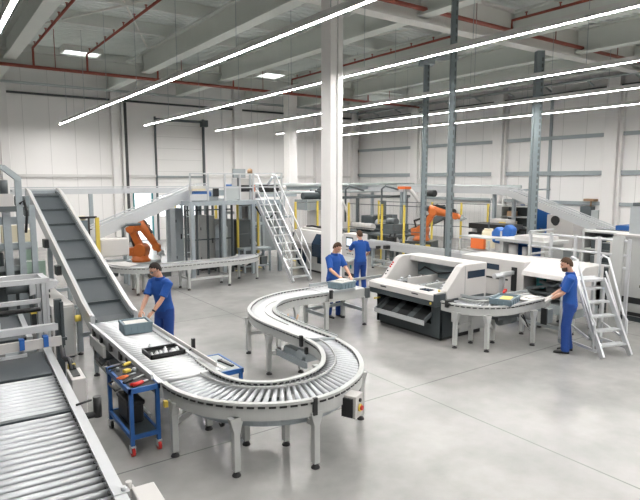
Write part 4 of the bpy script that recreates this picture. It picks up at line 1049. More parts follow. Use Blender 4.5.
# --- cabinets and machines under the platform
def cabinet(lab, x0, x1, y0, y1, z1, m, hm=BLACK, name='electrical_cabinet'):
    t = thing(name, lab, 'cabinet', ((x0+x1)/2,(y0+y1)/2,0))
    part('body', B().box(x0,x1,y0,y1,.1,z1), m, t, bevel=.01)
    part('plinth', B().box(x0+.03,x1-.03,y0+.03,y1-.03,0,.1), BLACK, t)
    o = part('door', B().box(x0+.03,x1-.03,y0-.02,y0,.14,z1-.04), m, t)
    part('handle', B().box(x1-.12,x1-.08,y0-.045,y0-.02,z1*.5,z1*.5+.18), hm, o)
    part('hinge', B().box(x0+.01,x0+.03,y0-.03,y0,.4,.5).box(x0+.01,x0+.03,y0-.03,y0,z1-.5,z1-.4), hm, o)
cabinet('pale green grey electrical cabinet under the left end of the raised platform', 7.9, 8.45, 18.42, 18.98, 1.95, GREYP)
cabinet('slim grey cabinet standing left of the pale cabinet under the platform', 7.3, 7.6, 19.2, 19.8, 2.2, ZINC)
cabinet('wide mid grey cabinet under the middle of the raised platform', 8.65, 9.15, 18.3, 18.95, 1.8, GREYM)
cabinet('dark glazed process cabinet under the middle of the raised platform', 9.25, 9.85, 18.2, 19.0, 1.75, GREYD)
t = thing('press_machine', 'dark press machine with a white shelf behind the yellow post left of the access stair', 'machine', (10.4,19.6,0))
part('frame', B().box(9.95,10.05,19.4,19.5,0,2.3).box(10.95,11.05,19.4,19.5,0,2.3).box(9.95,11.05,19.35,19.55,1.45,1.55).box(9.95,11.05,19.35,19.55,2.2,2.3), ZINC, t)
part('body', B().box(10.1,10.9,19.6,20.3,.2,1.3), GREYD, t); part('ram', B().box(10.3,10.7,19.6,20.,1.55,2.2), BLACK, t)
part('hose', B().tube([(10.2,19.5,1.3),(10.35,19.4,1.0),(10.6,19.4,.8),(10.85,19.5,.5)],.03,7), GREYP, t)
part('wheel_cover', B().cyl((10.3,19.55,.5),(10.3,19.6,.5),.3,16), BLACK, t)
t = thing('work_bench', 'small steel bench with cluttered shelf at the foot of the access stair', 'bench', (9.0,17.0,0))
part('top', B().box(8.9,10.0,17.08,17.6,.78,.84), ZINC, t)
for x in (8.95,9.95):
    for y in (17.12,17.56): part('leg', B().box(x-.03,x+.03,y-.03,y+.03,0,.78), ZINC, t)
part('shelf', B().box(8.92,9.98,17.09,17.59,.2,.24), ZINC, t)
part('brace', B().beam((8.9,17.09,.25),(9.6,17.09,.7),.04,.05), WHITE, t)
for i, (x, m, cn) in enumerate(((9.15,BLACK,'black'),(9.45,CREAM,'cream'),(9.75,GREYD,'dark grey'))):
    tt = thing('storage_bin', cn + ' bin on the low shelf of the small steel bench', 'bin', (x,17.34,.24), 0)
    part('body', B().box(x-.11,x+.11,17.17,17.51,.241,.5), m, tt); part('rim', B().box(x-.12,x+.12,17.16,17.18,.46,.52).box(x-.12,x+.12,17.50,17.52,.46,.52), m, tt)
# --- safety fences with yellow posts
def fence(lab, pts, h=2.25, panel=True, top=True, every=None):
    t = thing('safety_fence', lab, 'fence', (pts[0][0],pts[0][1],0))
    for x, y in pts:
        o = part('post', B().box(x-.033,x+.033,y-.033,y+.033,.0,h), YELLOW, t, 'yellow post')
        part('foot_plate', B().box(x-.09,x+.09,y-.09,y+.09,0,.015), YELLOW, o)
    for (a, c) in zip(pts, pts[1:]):
        A, Cc = Vector((*a,0)), Vector((*c,0)); b = B()
        for z in (.15,h*.55,h-.04): b.beam(A+Vector((0,0,z)),Cc+Vector((0,0,z)),.025,.03)
        if panel:
            L_ = (Cc-A).length; n = int(L_/.2)
            for i in range(1,n): p = A.lerp(Cc,i/n); b.cyl(p+Vector((0,0,.15)),p+Vector((0,0,h-.04)),.0022,4)
        part('mesh_panel', b, GREYD, t)
fence('yellow post safety fence between the long packing rail and the right robot', [(14.75,18.7),(14.85,16.7),(15.0,15.6),(15.2,14.8)], 2.25)
fence('yellow post safety fence behind the right robot near the wall conveyor', [(17.4,19.8),(18.0,17.0),(18.6,15.9),(18.7,14.6)], 2.25)
fence('yellow post safety fence under the raised platform', [(9.25,20.0),(9.6,20.8),(8.2,21.5)], 2.3)
fence('short yellow post safety fence left of the access stair', [(9.0,17.7),(9.95,17.95)], 2.35, False)
fence('yellow post safety fence behind the white milling machine', [(12.0,18.6),(13.2,18.8),(14.0,19.4)], 2.35)
t = thing('guard_cage', 'small guard cage with one yellow post right of the steep belt conveyor', 'guard', (4.1,17.0,0))
part('post', B().box(4.06,4.16,16.95,17.05,0,2.12), YELLOW, t, 'yellow post')
part('frame', B().box(3.3,3.36,16.97,17.03,0,2.2).box(3.3,4.1,16.97,17.03,2.1,2.16).box(3.86,3.9,16.97,17.03,0,2.1), BLACK, t)
part('pane', B().box(3.4,3.85,16.99,17.01,.6,2.05), TGLASS, t)
part('gearbox', B().box(3.4,3.75,17.1,17.4,1.4,1.9).cyl((3.5,17.1,2.1),(3.8,17.1,2.1),.08), CREAM, t)
t = thing('partition_frame', 'thin dark partition frame standing between the left robot and the dock door', 'partition', (9.5,22.0,0))
for x, y in ((8.9,22.0),(9.55,22.2),(10.2,22.4),(10.6,22.9)): part('post', B().box(x-.04,x+.04,y-.04,y+.04,0,2.55), ANTH, t)
for z in (.5,2.5): part('rail', B().beam((8.9,22.,z),(10.2,22.4,z),.04,.05).beam((10.2,22.4,z),(10.6,22.9,z),.04,.05), ANTH, t)
t = thing('ladder_frame', 'tall grey ladder frame beside the left robot', 'ladder frame', (8.0,20.6,0))
for x in (7.75,8.1,8.45): part('post', B().box(x-.04,x+.04,20.56,20.64,0,2.5), ZINC, t)
for z in (.4,1.1,1.8,2.4): part('rung', B().box(7.75,8.45,20.58,20.62,z-.02,z+.02), ZINC, t)
part('switch', B().box(7.65,7.75,20.5,20.58,1.4,2.1), GREYD, t)
# --- boxy machine at the left conveyor end
t = thing('labelling_machine', 'rounded cream white labelling machine on a frame between the incline and the left robot', 'machine', (4.65,17.3,0))
part('hood', B().box(4.2,5.05,17.15,17.6,.92,1.46), WHITE, t, bevel=.04)
for x in (4.25,5.0):
    for y in (17.2,17.55): part('leg', B().box(x-.035,x+.035,y-.035,y+.035,0,.95), ZINC, t)
part('table', B().box(4.1,5.1,17.1,17.6,.72,.78), ZINC, t)
part('motor', B().cyl((4.05,17.3,.55),(4.5,17.3,.55),.13).box(4.5,4.7,17.2,17.5,.3,.7), GREYD, t)
part('pipe', B().tube([(4.95,17.4,1.46),(4.95,17.4,1.75),(5.05,17.4,1.84),(5.5,17.4,1.84)],.045,8), GREYD, t)
part('roller', B().cyl((3.75,17.2,.8),(4.2,17.2,.95),.06), GREYD, t)
t = thing('sensor', 'small black sensor with a red cap above the foot of the incline conveyor', 'sensor', (4.2,17.6,1.62))
part('body', B().box(4.0,4.3,17.62,17.68,1.66,1.74).cyl((3.98,17.65,1.74),(3.98,17.65,1.9),.04), BLACK, t); part('cap', B().cyl((4.32,17.65,1.74),(4.32,17.65,1.82),.045), RED, t)
part('stem', B().box(4.1,4.16,17.62,17.68,1.58,1.66), BLACK, t)
# --- white milling machine with operator panel
t = thing('milling_machine', 'large white enclosed machine with slanted dark window and operator panel, by the white column', 'machine', (11.3,15.3,0))
part('body', B().box(10.95,11.42,14.1,17.1,.32,1.42), WHITE, t, bevel=.03)
part('skirt', B().box(11.0,11.4,14.12,17.05,.08,.34), GREYP, t)
part('plinth', B().box(11.05,11.38,14.2,17.0,0,.09), BLACK, t)
part('nose', B().prism([(10.95,14.9,.75),(10.72,14.9,.95),(10.72,14.9,1.05),(10.95,14.9,1.46),(11.4,14.9,1.5),(11.4,14.9,.75)],(0,2.0,0)), WHITE, t, bevel=.02)
part('window', B().prism([(10.715,15.05,.62),(10.70,15.05,1.05),(10.93,15.05,1.42),(10.94,15.05,.62)],(0,.55,0)).box(10.93,10.955,15.0,15.6,.36,.8), GLASS, t, 'dark slanted window')
part('arch', B().cyl((10.93,16.6,.5),(10.96,16.6,.5),.34,20), GLASS, t, 'dark blue round opening')
part('roof_cover', B().box(11.05,11.4,15.2,16.7,1.42,1.54), WHITE, t, bevel=.03)
part('cable_chain', B().tube([(11.2,16.6,1.56),(11.15,16.2,1.60),(11.2,15.6,1.56)],.04,7), BLACK, t)
o = part('operator_panel', B().box(10.9,11.35,13.42,14.1,.1,1.52), WHITE, t, 'white operator column', bevel=.02)
XP = 10.9
part('screen_frame', B().box(XP-.012,XP+.01,13.58,13.94,1.10,1.42), ANTH, o)
part('screen', B().box(XP-.018,XP-.011,13.62,13.90,1.15,1.37), SCREEN, o, 'lit screen')
b = B()
for i in range(5): b.box(XP-.012,XP+.01,13.56+i*.08,13.62+i*.08,.99,1.02)
for i in range(4): b.cyl((XP-.014,13.6+i*.09,.89),(XP+.01,13.6+i*.09,.89),.024,8)
part('button_row', b, GREYD, o)
part('keyboard_shelf', B().prism([(XP-.25,13.5,.66),(XP-.25,13.5,.70),(XP,13.5,.78),(XP,13.5,.70)],(0,.55,0)), GREYP, o)
part('logo_plate', B().box(XP-.012,XP+.01,13.66,13.74,.42,.54), TEAL, o)
part('side_slot', B().box(XP-.012,XP+.01,13.5,14.0,.16,.28), BLACK, o)
# --- long transfer rail with legs
t = thing('transfer_rail', 'long pale transfer rail conveyor running right from the operator panel', 'conveyor', (13.4,12.5,0))
part('side_frame', B().box(13.3,13.36,8.8,16.2,.74,.97), ALU, t); part('side_frame', B().box(13.8,13.86,8.8,16.2,.74,.97), ALU, t)
part('belt', B().box(13.36,13.8,8.8,16.2,.86,.92), GREYM, t)
part('guide_rail', B().box(13.27,13.3,8.8,16.2,.98,1.02), ALU, t)
for y in (9.2,11.2,13.2,15.45):
    for x in (13.33,13.83): leg(t, x, y, .74, .09, ZINC)
    part('cross_brace', B().box(13.33,13.83,y-.03,y+.03,.16,.22), ZINC, t)
part('long_brace', B().box(13.3,13.36,13.2,15.45,.3,.36).box(13.3,13.36,13.2,15.45,.1,.15), ALUD, t)
part('sensor', B().box(13.1,13.3,14.5,14.65,.8,.92).box(13.15,13.3,15.0,15.1,.76,.86), BLACK, t)
# --- lathe group behind (right of robot)
t = thing('service_trolley', 'grey service trolley with an orange front panel behind the sorting machine', 'trolley', (14.3,11.3,0))
part('frame', B().box(14.0,14.06,10.85,10.91,.1,1.35).box(14.0,14.06,11.95,12.01,.1,1.35).box(14.6,14.66,10.85,10.91,.1,1.35).box(14.6,14.66,11.95,12.01,.1,1.35).box(14.0,14.66,10.85,12.01,.95,1.0).box(14.0,14.66,10.85,12.01,1.4,1.44), GREYP, t)
part('panel', B().box(14.0,14.1,11.05,11.55,1.08,1.40), ORBOX, t, 'orange panel')
part('shelf_goods', B().box(14.1,14.5,11.0,11.8,1.0,1.08), WHITE, t)
part('wheel', B().cyl((14.0,10.9,.06),(14.06,10.9,.06),.06).cyl((14.0,11.95,.06),(14.06,11.95,.06),.06).cyl((14.6,10.9,.06),(14.66,10.9,.06),.06).cyl((14.6,11.95,.06),(14.66,11.95,.06),.06), BLACK, t)
t = thing('blue_hopper', 'deep blue rounded bag like hopper behind the orange panelled trolley', 'hopper', (14.9,11.0,0))
part('bag', B().prism([(14.9,10.8,1.15),(14.9,11.45,1.2),(14.9,11.5,1.55),(14.9,11.3,1.72),(14.9,11.12,1.6),(14.9,10.95,1.82),(14.9,10.75,1.7)],(.35,0,0)), BLUEL, t, bevel=.06)
part('stand', B().box(15.0,15.06,11.1,11.16,0,1.3).box(14.8,15.4,10.9,11.4,0,.05), GREYD, t)
part('strap', B().box(14.78,14.82,11.0,11.05,1.2,1.6), WHITE, t)
t = thing('operator_desk', 'pale grey tilted operator desk behind the sorting machine', 'desk', (14.4,10.4,0))
part('screen_back', B().cbox((14.35,10.38,1.25),.12,.5,.5,.2), GREYP, t); part('pedestal', B().box(14.3,14.5,10.25,10.5,0,1.1), GREYP, t)
part('headset', B().tube([(14.3,10.12,1.45),(14.25,10.1,1.3),(14.3,10.1,1.15),(14.36,10.2,1.05)],.05,8), BLUE, t)
t = thing('gas_drum', 'cream upright drum behind the fence right of the orange robot', 'drum', (16.6,12.9,0))
part('drum', B().lathe((16.6,12.9,0),[(.24,0),(.25,.4),(.24,.8),(.25,1.2),(.22,1.4)],16), CREAM, t); part('lid', B().lathe((16.6,12.9,1.4),[(.16,0),(.16,.06)],12), CREAM, t)
part('hose', B().tube([(16.6,12.9,1.46),(17.0,13.2,2.2),(17.6,13.6,2.5)],.025,6), GREYD, t)
t = thing('black_feeder', 'black bar feeder tubes behind the right robot', 'feeder', (17.8,13.2,0))
part('tube', B().box(17.3,18.2,12.6,14.4,1.35,1.55), BLACK, t); part('tube', B().box(17.3,18.2,12.6,14.4,1.0,1.2), BLACK, t)
part('frame', B().box(17.4,18.1,12.8,13.0,0,1.35).box(17.4,18.1,14.1,14.3,0,1.35), GREYP, t)
t = thing('filter_unit', 'yellow and white filter unit by the right wall behind the leg of the overhead conveyor', 'filter unit', (19.4,14.4,0))
part('body', B().box(19.2,19.8,14.1,14.9,.2,1.6), WHITE, t); part('cover', B().box(19.17,19.2,14.1,14.4,.8,1.5), YELLOW, t); part('base', B().box(19.2,19.8,14.1,14.9,0,.2), GREYD, t)
part('label', B().box(19.17,19.2,14.6,14.75,1.3,1.45), BLACK, t)
t = thing('parts_rack', 'grey parts rack with dark open shelves near the right wall', 'rack', (21.2,14.9,0))
part('side', B().box(20.9,21.5,15.6,16.1,0,2.1), GREYP, t); part('back', B().box(21.4,21.5,14.4,15.6,0,2.1), ANTH, t)
for z in (.2,.7,1.15,1.6,2.05): part('shelf', B().box(20.9,21.5,14.4,15.6,z-.02,z+.03), GREYP, t)
for z, cc in ((.73,YELLOW),(1.18,CREAM),(1.63,CARTON)):
    tt = thing('parts_box', {YELLOW:'yellow',CREAM:'cream',CARTON:'brown'}[cc] + ' box on the grey parts rack by the right wall', 'box', (21.1,15.2,z), 0)
    part('body', B().box(20.95,21.3,15.05,15.35,z+.0005,z+.2), cc, tt); part('lid', B().box(20.94,21.31,15.04,15.36,z+.2,z+.22), cc, tt)
t = thing('blue_booth', 'deep blue screen panel under the right incline conveyor', 'screen', (22.2,14.4,0))
part('panel', B().box(22.1,22.2,13.9,15.4,.1,2.05), BLUE, t); part('post', B().box(22.05,22.25,13.85,13.95,0,2.1), BLUE, t); part('post', B().box(22.05,22.25,15.35,15.45,0,2.1), BLUE, t)
t = thing('fire_extinguisher', 'slim extinguisher with a brown body before the blue screen panel', 'extinguisher', (21.8,14.6,0))
part('cylinder', B().lathe((21.8,14.75,.5),[(.1,0),(.1,.55),(.04,.65)],12), CARTON, t); part('stand', B().box(21.72,21.88,14.67,14.83,0,.5), GREYM, t); part('bottle', B().lathe((21.75,15.0,.5),[(.09,0),(.09,.7),(.04,.8)],12).box(21.68,21.82,14.93,15.07,0,.5), WHITE, t)
t = thing('wall_unit', 'white box unit with a round black dial below the right incline conveyor', 'machine', (22.,13.4,0))
part('body', B().box(21.6,22.4,12.6,13.8,.3,1.75), WHITE, t); part('dial', B().cyl((21.57,13.4,1.45),(21.6,13.4,1.45),.15,16), BLACK, t); part('base', B().box(21.7,22.3,12.7,13.7,0,.3), GREYM, t)
t = thing('blue_skip', 'blue skip at the bottom of the right incline conveyor', 'skip', (20.3,9.8,0))
part('tub', B().prism([(19.9,9.1,.6),(19.8,9.1,1.62),(20.9,9.1,1.62),(20.8,9.1,.6)],(0,.9,0)), BLUE, t); part('stand', B().box(19.95,20.7,9.15,9.95,0,.6), GREYD, t)
t = thing('wall_cabinet', 'dark wall cabinet with conduits hung on the right wall above the incline foot', 'cabinet', (23.9,13.3,1.4))
part('body', B().box(23.75,24.1,13.1,13.6,1.35,2.05), GREYD, t); part('side_box', B().box(23.7,24.1,12.75,13.05,1.2,1.9), PIPEG, t); part('horn', B().box(23.8,24.1,13.0,13.5,2.28,2.38), CARTON, t)
b = B().cyl((23.9,13.2,2.05),(23.9,13.2,2.3),.03); part('conduit', b, CARTON, t)
# low clutter tables in the robot cell
t = thing('machine_table', 'long dark machine table with grey units behind the front yellow fence', 'machine', (16.5,18.2,0))
part('top', B().box(15.6,17.2,16.9,20.2,.86,.94), GREYD, t)
for x in (15.7,17.1):
    for y in (17.0,18.5,20.1): part('leg', B().box(x-.05,x+.05,y-.05,y+.05,0,.86), GREYD, t)
part('unit', B().box(15.9,16.8,17.2,18.0,.94,1.35), GREYD, t); part('unit', B().box(15.9,16.6,18.6,19.6,.94,1.25), ANTH, t)
part('tube', B().cyl((15.7,18.2,1.2),(15.7,19.6,1.2),.14), WHITE, t)
part('motor', B().cyl((16.2,17.3,1.45),(16.2,17.8,1.45),.16).box(16.6,16.9,18.0,18.4,.94,1.7), GREYD, t)
t = thing('box_press', 'white box press behind the operator panel', 'machine', (14.6,20.,0))
part('column', B().box(14.3,15.2,20.4,21.2,0,2.0), WHITE, t); part('head', B().box(13.5,14.4,20.0,21.0,1.9,2.35), GREYM, t)
part('jet', B().cyl((13.6,20.5,2.5),(14.9,20.5,2.5),.16).box(14.4,14.8,20.2,20.7,2.3,2.75), ANTH, t)
part('base', B().box(13.4,14.3,20.1,21.1,0,.9), GREYD, t)
part('hose', B().tube([(14.9,20.4,2.6),(15.3,19.9,2.3),(15.5,19.7,1.7),(15.6,19.6,1.2)],.06,7), WHITE, t)
t = thing('turret_press', 'grey turret press with a dark round motor behind the access stair', 'machine', (11.9,20.6,0))
part('frame', B().box(11.3,11.42,20.4,20.6,0,2.6).box(12.5,12.62,20.4,20.6,0,2.6).box(11.3,13.2,20.35,20.65,2.5,2.62).box(11.3,13.2,20.35,20.65,1.6,1.68), ZINC, t)
part('motor', B().cyl((11.5,20.5,2.85),(12.3,20.5,2.85),.16), BLACK, t); part('cap', B().cyl((12.3,20.5,2.85),(12.7,20.5,2.85),.12), WHITE, t)
part('plate', B().box(11.1,11.2,20.4,20.7,2.55,3.0), ORBOX, t); part('body', B().box(11.6,12.4,20.7,21.4,.2,2.2), GREYM, t)
part('arm', B().tube([(11.8,20.4,3.0),(12.0,20.4,3.3),(12.5,20.4,3.3)],.05,7), ZINC, t)
t = thing('gantry_loader', 'dark overhead gantry loader with black bent lamps above the front yellow fence', 'loader', (16.8,21.5,0))
part('beam', B().box(14.6,21,21.4,21.6,2.3,2.42), GREYD, t)
for x in (14.7,17.5,20.8): part('post', B().box(x-.06,x+.06,21.44,21.56,0,2.3), GREYD, t)
b = B()
for x in (16.6,18.9): b.tube([(x,21.3,1.2),(x,21.3,2.75),(x+.15,21.2,2.9),(x+.5,21.,2.8),(x+.8,20.9,2.7)],.05,7)
part('bent_pipe', b, GREYD, t)
part('carriage', B().box(15.2,15.9,21.2,21.5,2.42,2.9).cyl((15.0,21.3,2.7),(15.3,21.3,2.7),.12), ANTH, t)
t = thing('welding_column', 'white curved extraction pipe with an orange cap above the right robot', 'extraction pipe', (18.6,18.6,0))
part('pipe', B().tube([(18.9,18.4,1.9),(18.75,18.6,2.3),(18.5,18.8,2.7),(18.3,19.0,2.75)],.09,8), WHITE, t); part('cap', B().box(18.1,18.5,18.8,19.3,2.78,2.9), ORBOX, t); part('post', B().box(18.2,18.32,18.9,19.02,0,2.8), ZINC, t)
part('motor', B().cyl((18.9,18.2,2.6),(18.9,17.7,2.6),.15), BLACK, t)
# --- machinery at the far left
t = thing('portal_press', 'tall grey steel portal press cut by the left edge', 'press', (1.0,12.0,0))
part('column', B().box(1.2,1.33,11.86,11.98,0,2.95), ZINC, t)
part('column', B().box(1.45,1.56,11.97,12.07,0,3.22), ZINC, t)
part('column', B().box(1.68,1.78,12.08,12.18,0,2.72), ZINC, t)
part('column', B().box(-.9,-.7,11.85,12.05,0,2.95), ZINC, t)
part('top_arm', B().beam((1.54,12.02,3.2),(1.26,11.98,3.44),.10,.10).beam((1.26,11.98,3.44),(.6,11.9,3.46),.08,.08), ZINC, t)
part('cross_beam', B().box(-.9,1.75,12.1,12.22,2.36,2.5), ZINC, t)
part('cross_beam', B().box(-.9,1.75,12.1,12.2,1.9,2.0), ZINC, t)
part('servo', B().box(1.1,1.38,11.72,11.86,2.72,2.95), WHITE, t)
part('head_motor', B().cyl((1.24,11.78,2.95),(1.24,11.78,3.2),.07).box(1.05,1.42,11.70,11.86,2.62,2.72), GREYD, t)
part('cable', B().tube([(1.50,11.94,2.75),(1.58,11.93,2.82),(1.62,11.93,2.6),(1.58,11.94,2.2)],.025,7), BLACK, t)
t = thing('sorter_body', 'cluttered grey sorter with dark trays behind the portal press at the left', 'machine', (.9,13.6,0))
part('body', B().box(-1.2,1.9,13.3,14.6,.2,1.3), GREYD, t)
part('tray', B().box(-1.1,1.8,13.1,14.4,1.32,1.42), GREYM, t); part('tray', B().box(-1.1,1.9,13.1,14.4,1.75,1.82), GREYM, t)
part('dark_unit', B().box(-.5,1.3,13.2,13.6,1.42,1.7).box(.6,1.1,13.0,13.3,.7,1.2).cyl((.8,12.9,1.1),(1.5,12.9,1.1),.12), ANTH, t)
part('green_panel', B().box(1.65,2.05,13.0,13.05,1.0,1.5).box(1.7,1.95,13.2,13.25,1.5,1.9), GREEN, t)
part('cream_unit', B().box(1.35,1.9,13.3,13.7,1.85,2.15).box(1.3,1.6,13.25,13.4,1.9,2.25).box(-.6,.9,13.2,13.6,1.85,2.1), CREAM, t)
part('base', B().box(-1.1,1.8,13.4,14.5,0,.2), GREYD, t)
t = thing('drive_motor', 'grey blue gear motor on a frame left of the steep belt conveyor', 'motor', (1.6,12.,0))
part('motor', B().cyl((1.15,11.55,1.22),(1.5,11.55,1.22),.11).box(1.5,1.85,11.4,11.7,1.1,1.36), GREYD, t); part('gearbox', B().prism([(1.5,11.35,1.08),(1.95,11.35,1.2),(2.0,11.35,1.3),(1.5,11.35,1.4)],(0,.34,0)), ALU, t)
part('stand', B().box(1.35,1.41,11.5,11.56,.0,1.12).box(1.2,1.56,11.4,11.7,0,.04), ZINC, t)

# extra dark guards and services under and around the raised platform
t = thing('glass_guard', 'row of black framed glass guards under the left end of the raised platform', 'guard', (7.6,18.0,0))
for x in (7.05,7.45,7.85,8.3,8.75): part('post', B().box(x-.03,x+.03,17.62,17.68,0,2.36), ANTH, t)
for z in (.3,1.2,2.2): part('rail', B().box(7.05,8.75,17.63,17.67,z-.02,z+.02), ANTH, t)
t = thing('process_tank', 'grey ribbed process tank behind the glass guards under the platform', 'tank', (8.5,18.1,0))
part('tank', B().lathe((8.5,17.98,.35),[(.2,0),(.22,.05),(.22,.4),(.235,.42),(.22,.44),(.22,.8),(.235,.82),(.22,.84),(.22,1.2),(.12,1.32)],16), ZINC, t)
part('stand', B().box(8.3,8.36,17.8,17.86,0,.4).box(8.64,8.7,17.8,17.86,0,.4).box(8.3,8.36,18.12,18.18,0,.4).box(8.64,8.7,18.12,18.18,0,.4), ANTH, t)
part('outlet_pipe', B().tube([(8.5,17.98,1.65),(8.5,17.98,1.9),(8.7,17.98,2.05),(9.0,17.98,2.05)],.05,8), ALUD, t)
t = thing('cable_bundle', 'black cable bundle drooping under the raised platform by the access stair', 'cable', (9.9,17.0,1.7))
part('cable', B().tube([(9.3,16.95,2.3),(9.5,16.92,2.0),(9.8,16.95,1.85),(10.1,16.95,2.05),(10.2,16.97,2.35)],.03,7), BLACK, t)
part('tie', B().cyl((9.78,16.95,1.85),(9.83,16.95,1.85),.04,8), GREYM, t)
t = thing('platform_conveyor', 'short grey belt unit lying along the raised platform behind its railing', 'conveyor', (8.0,17.9,2.53))
part('belt', B().box(8.1,9.6,18.1,18.6,2.72,2.78), GREYD, t)
for y in (18.08,18.6): part('side_frame', B().box(8.05,9.65,y-.03,y+.03,2.66,2.84), ZINC, t)
for x in (8.15,9.5):
    for y in (18.1,18.58): part('leg', B().box(x-.03,x+.03,y-.03,y+.03,2.521,2.68), ZINC, t)
part('motor', B().cyl((8.7,18.0,2.95),(9.1,18.0,2.95),.1), BLUE, t)

t = thing('fixture_bench', 'low dark fixture bench with clamps in front of the right robot', 'bench', (15.3,16.6,0))
part('top', B().box(15.1,15.5,16.38,16.85,.62,.72), GREYD, t)
for x in (15.15,15.45):
    for y in (16.43,16.8): part('leg', B().box(x-.04,x+.04,y-.04,y+.04,0,.62), ANTH, t)
for x in (15.18,15.42): part('clamp', B().box(x-.06,x+.06,16.52,16.72,.72,.92).beam((x,16.6,.92),(x+.06,16.6,1.06),.04,.05), BLACK, t)
t = thing('boring_machine', 'dark machine body with a round spindle between the two yellow fences', 'machine', (17.9,20.6,0))
part('body', B().box(17.4,18.6,20.2,21.1,.15,1.5), ANTH, t, bevel=.03)
part('base', B().box(17.3,18.7,20.1,21.2,0,.15), BLACK, t)
part('spindle', B().cyl((17.7,20.0,1.15),(17.7,20.2,1.15),.2,16), ALUD, t)
part('cover', B().box(17.9,18.5,20.12,20.2,.5,1.3), GREYM, t)
part('mast', B().box(18.3,18.5,20.5,20.7,1.5,2.2), GREYD, t)
t = thing('chip_conveyor', 'dark rising chip conveyor at the back of the right robot cell', 'conveyor', (19.6,19.0,0))
part('trough', B().beam((19.2,20.2,.4),(19.9,17.6,1.7),.5,.25), GREYD, t)
part('stand', B().box(19.75,19.85,17.8,17.9,0,1.6), ANTH, t); part('stand', B().box(19.2,19.3,20.,20.1,0,.45), ANTH, t)
part('motor', B().cyl((19.6,17.6,1.75),(20.1,17.6,1.75),.13), BLACK, t)
t = thing('loading_rack', 'black loading rack with three bars right of the cream drum', 'rack', (17.8,12.0,0))
for y in (11.6,12.3): part('upright', B().box(17.75,17.85,y-.05,y+.05,0,1.5), ANTH, t)
for z in (.9,1.15,1.4): part('bar', B().box(17.7,17.9,11.5,12.4,z-.04,z+.04), BLACK, t)
t = thing('bin_trolley', 'dark blue bin trolley behind the guard railing next to the pump unit', 'trolley', (12.9,8.9,0))
part('bin', B().box(12.6,13.1,8.75,9.3,.35,.85), BLUE, t, bevel=.02); part('frame', B().box(12.58,13.12,8.73,9.32,.28,.35), GREYD, t)
part('wheel', B().cyl((12.65,8.8,.1),(12.7,8.8,.1),.1).cyl((13.0,8.8,.1),(13.05,8.8,.1),.1).cyl((12.65,9.25,.1),(12.7,9.25,.1),.1).cyl((13.0,9.25,.1),(13.05,9.25,.1),.1), BLACK, t)
part('fork', B().box(12.63,12.72,8.78,8.82,.1,.3).box(12.98,13.07,8.78,8.82,.1,.3).box(12.63,12.72,9.23,9.27,.1,.3).box(12.98,13.07,9.23,9.27,.1,.3), GREYM, t)
# ------------------------------------------------------------------ PEOPLE
def remeshed(name, b, m, voxel, smooth_it=3):
    me = b.mesh(name+'_raw', m)
    o = bpy.data.objects.new(name, me); COL.objects.link(o)
    r = o.modifiers.new('r','REMESH'); r.mode = 'VOXEL'; r.voxel_size = voxel; r.use_smooth_shade = True
    s = o.modifiers.new('s','SMOOTH'); s.iterations = smooth_it; s.factor = .5
    dg = bpy.context.evaluated_depsgraph_get(); dg.update()
    out = bpy.data.meshes.new_from_object(o.evaluated_get(dg)); out.name = name
    bpy.data.objects.remove(o); bpy.data.meshes.remove(me)
    out.materials.clear(); out.materials.append(m)
    out.polygons.foreach_set('use_smooth', [True]*len(out.polygons)); out.update()
    return out
def ik(S, T, l1, l2, pole):
    S, T, pole = Vector(S), Vector(T), Vector(pole); d = T-S; D = min(d.length, (l1+l2)*.995); dn = d.normalized(); T = S+dn*D
    a = (l1*l1-l2*l2+D*D)/(2*D); h = math.sqrt(max(0,l1*l1-a*a))
    pp = (pole - dn*pole.dot(dn)).normalized()
    return S+dn*a+pp*h, T
def ering(c, rx, ry, R=None, n=18):
    c = Vector(c); out = []
    for j in range(n):
        a = 2*PI*j/n; p = Vector((rx*math.cos(a), ry*math.sin(a), 0))
        out.append(c + (R @ p if R else p))
    return out
def hand(b, W, d, nrm, side, curl=.5, spread=1.):
    """W wrist, d pointing along the hand, nrm back of hand; side +1 right hand; palm and five fingers"""
    d = Vector(d).normalized(); nrm = Vector(nrm); nrm = (nrm-d*nrm.dot(d)).normalized(); s = d.cross(nrm).normalized()  # s to the thumb side for right hand handled by sign
    s = s*(-side)
    def rg(t, w, h): c = W + d*t; return [c + s*(w*math.cos(a)) + nrm*(h*math.sin(a)) for a in [2*PI*j/12 for j in range(12)]]
    b.loft([rg(-.02,.027,.021), rg(.01,.03,.020), rg(.05,.042,.018), rg(.09,.043,.015), rg(.1,.036,.012)])
    for k, (off, L) in enumerate(((.031,.070),(.011,.080),(-.011,.074),(-.030,.058))):
        p = W + d*.088 + s*off; dirv = d + s*off*1.2*spread; dirv.normalize(); pts = [p - d*.02, p]
        for i, fr in enumerate((.42,.32,.26)):
            c = curl*(.5+.35*i); dirv = (dirv*math.cos(c) - nrm*math.sin(c)).normalized() if i else (dirv*math.cos(c*.7)-nrm*math.sin(c*.7)).normalized()
            p = p + dirv*L*fr; pts.append(p)
        b.tube(pts, [.0098,.0098,.0092,.0085,.0068], 8)
    p = W + d*.028 + s*.026; q = p + (d*.6+s*.75-nrm*.25).normalized()*.042; r = q + (d*.9+s*.3-nrm*.4).normalized()*.034; u = r + (d*.95+s*.0-nrm*.4).normalized()*.026
    b.tube([p - s*.012, p, q, r, u], [.013,.0135,.0115,.010,.0075], 8)
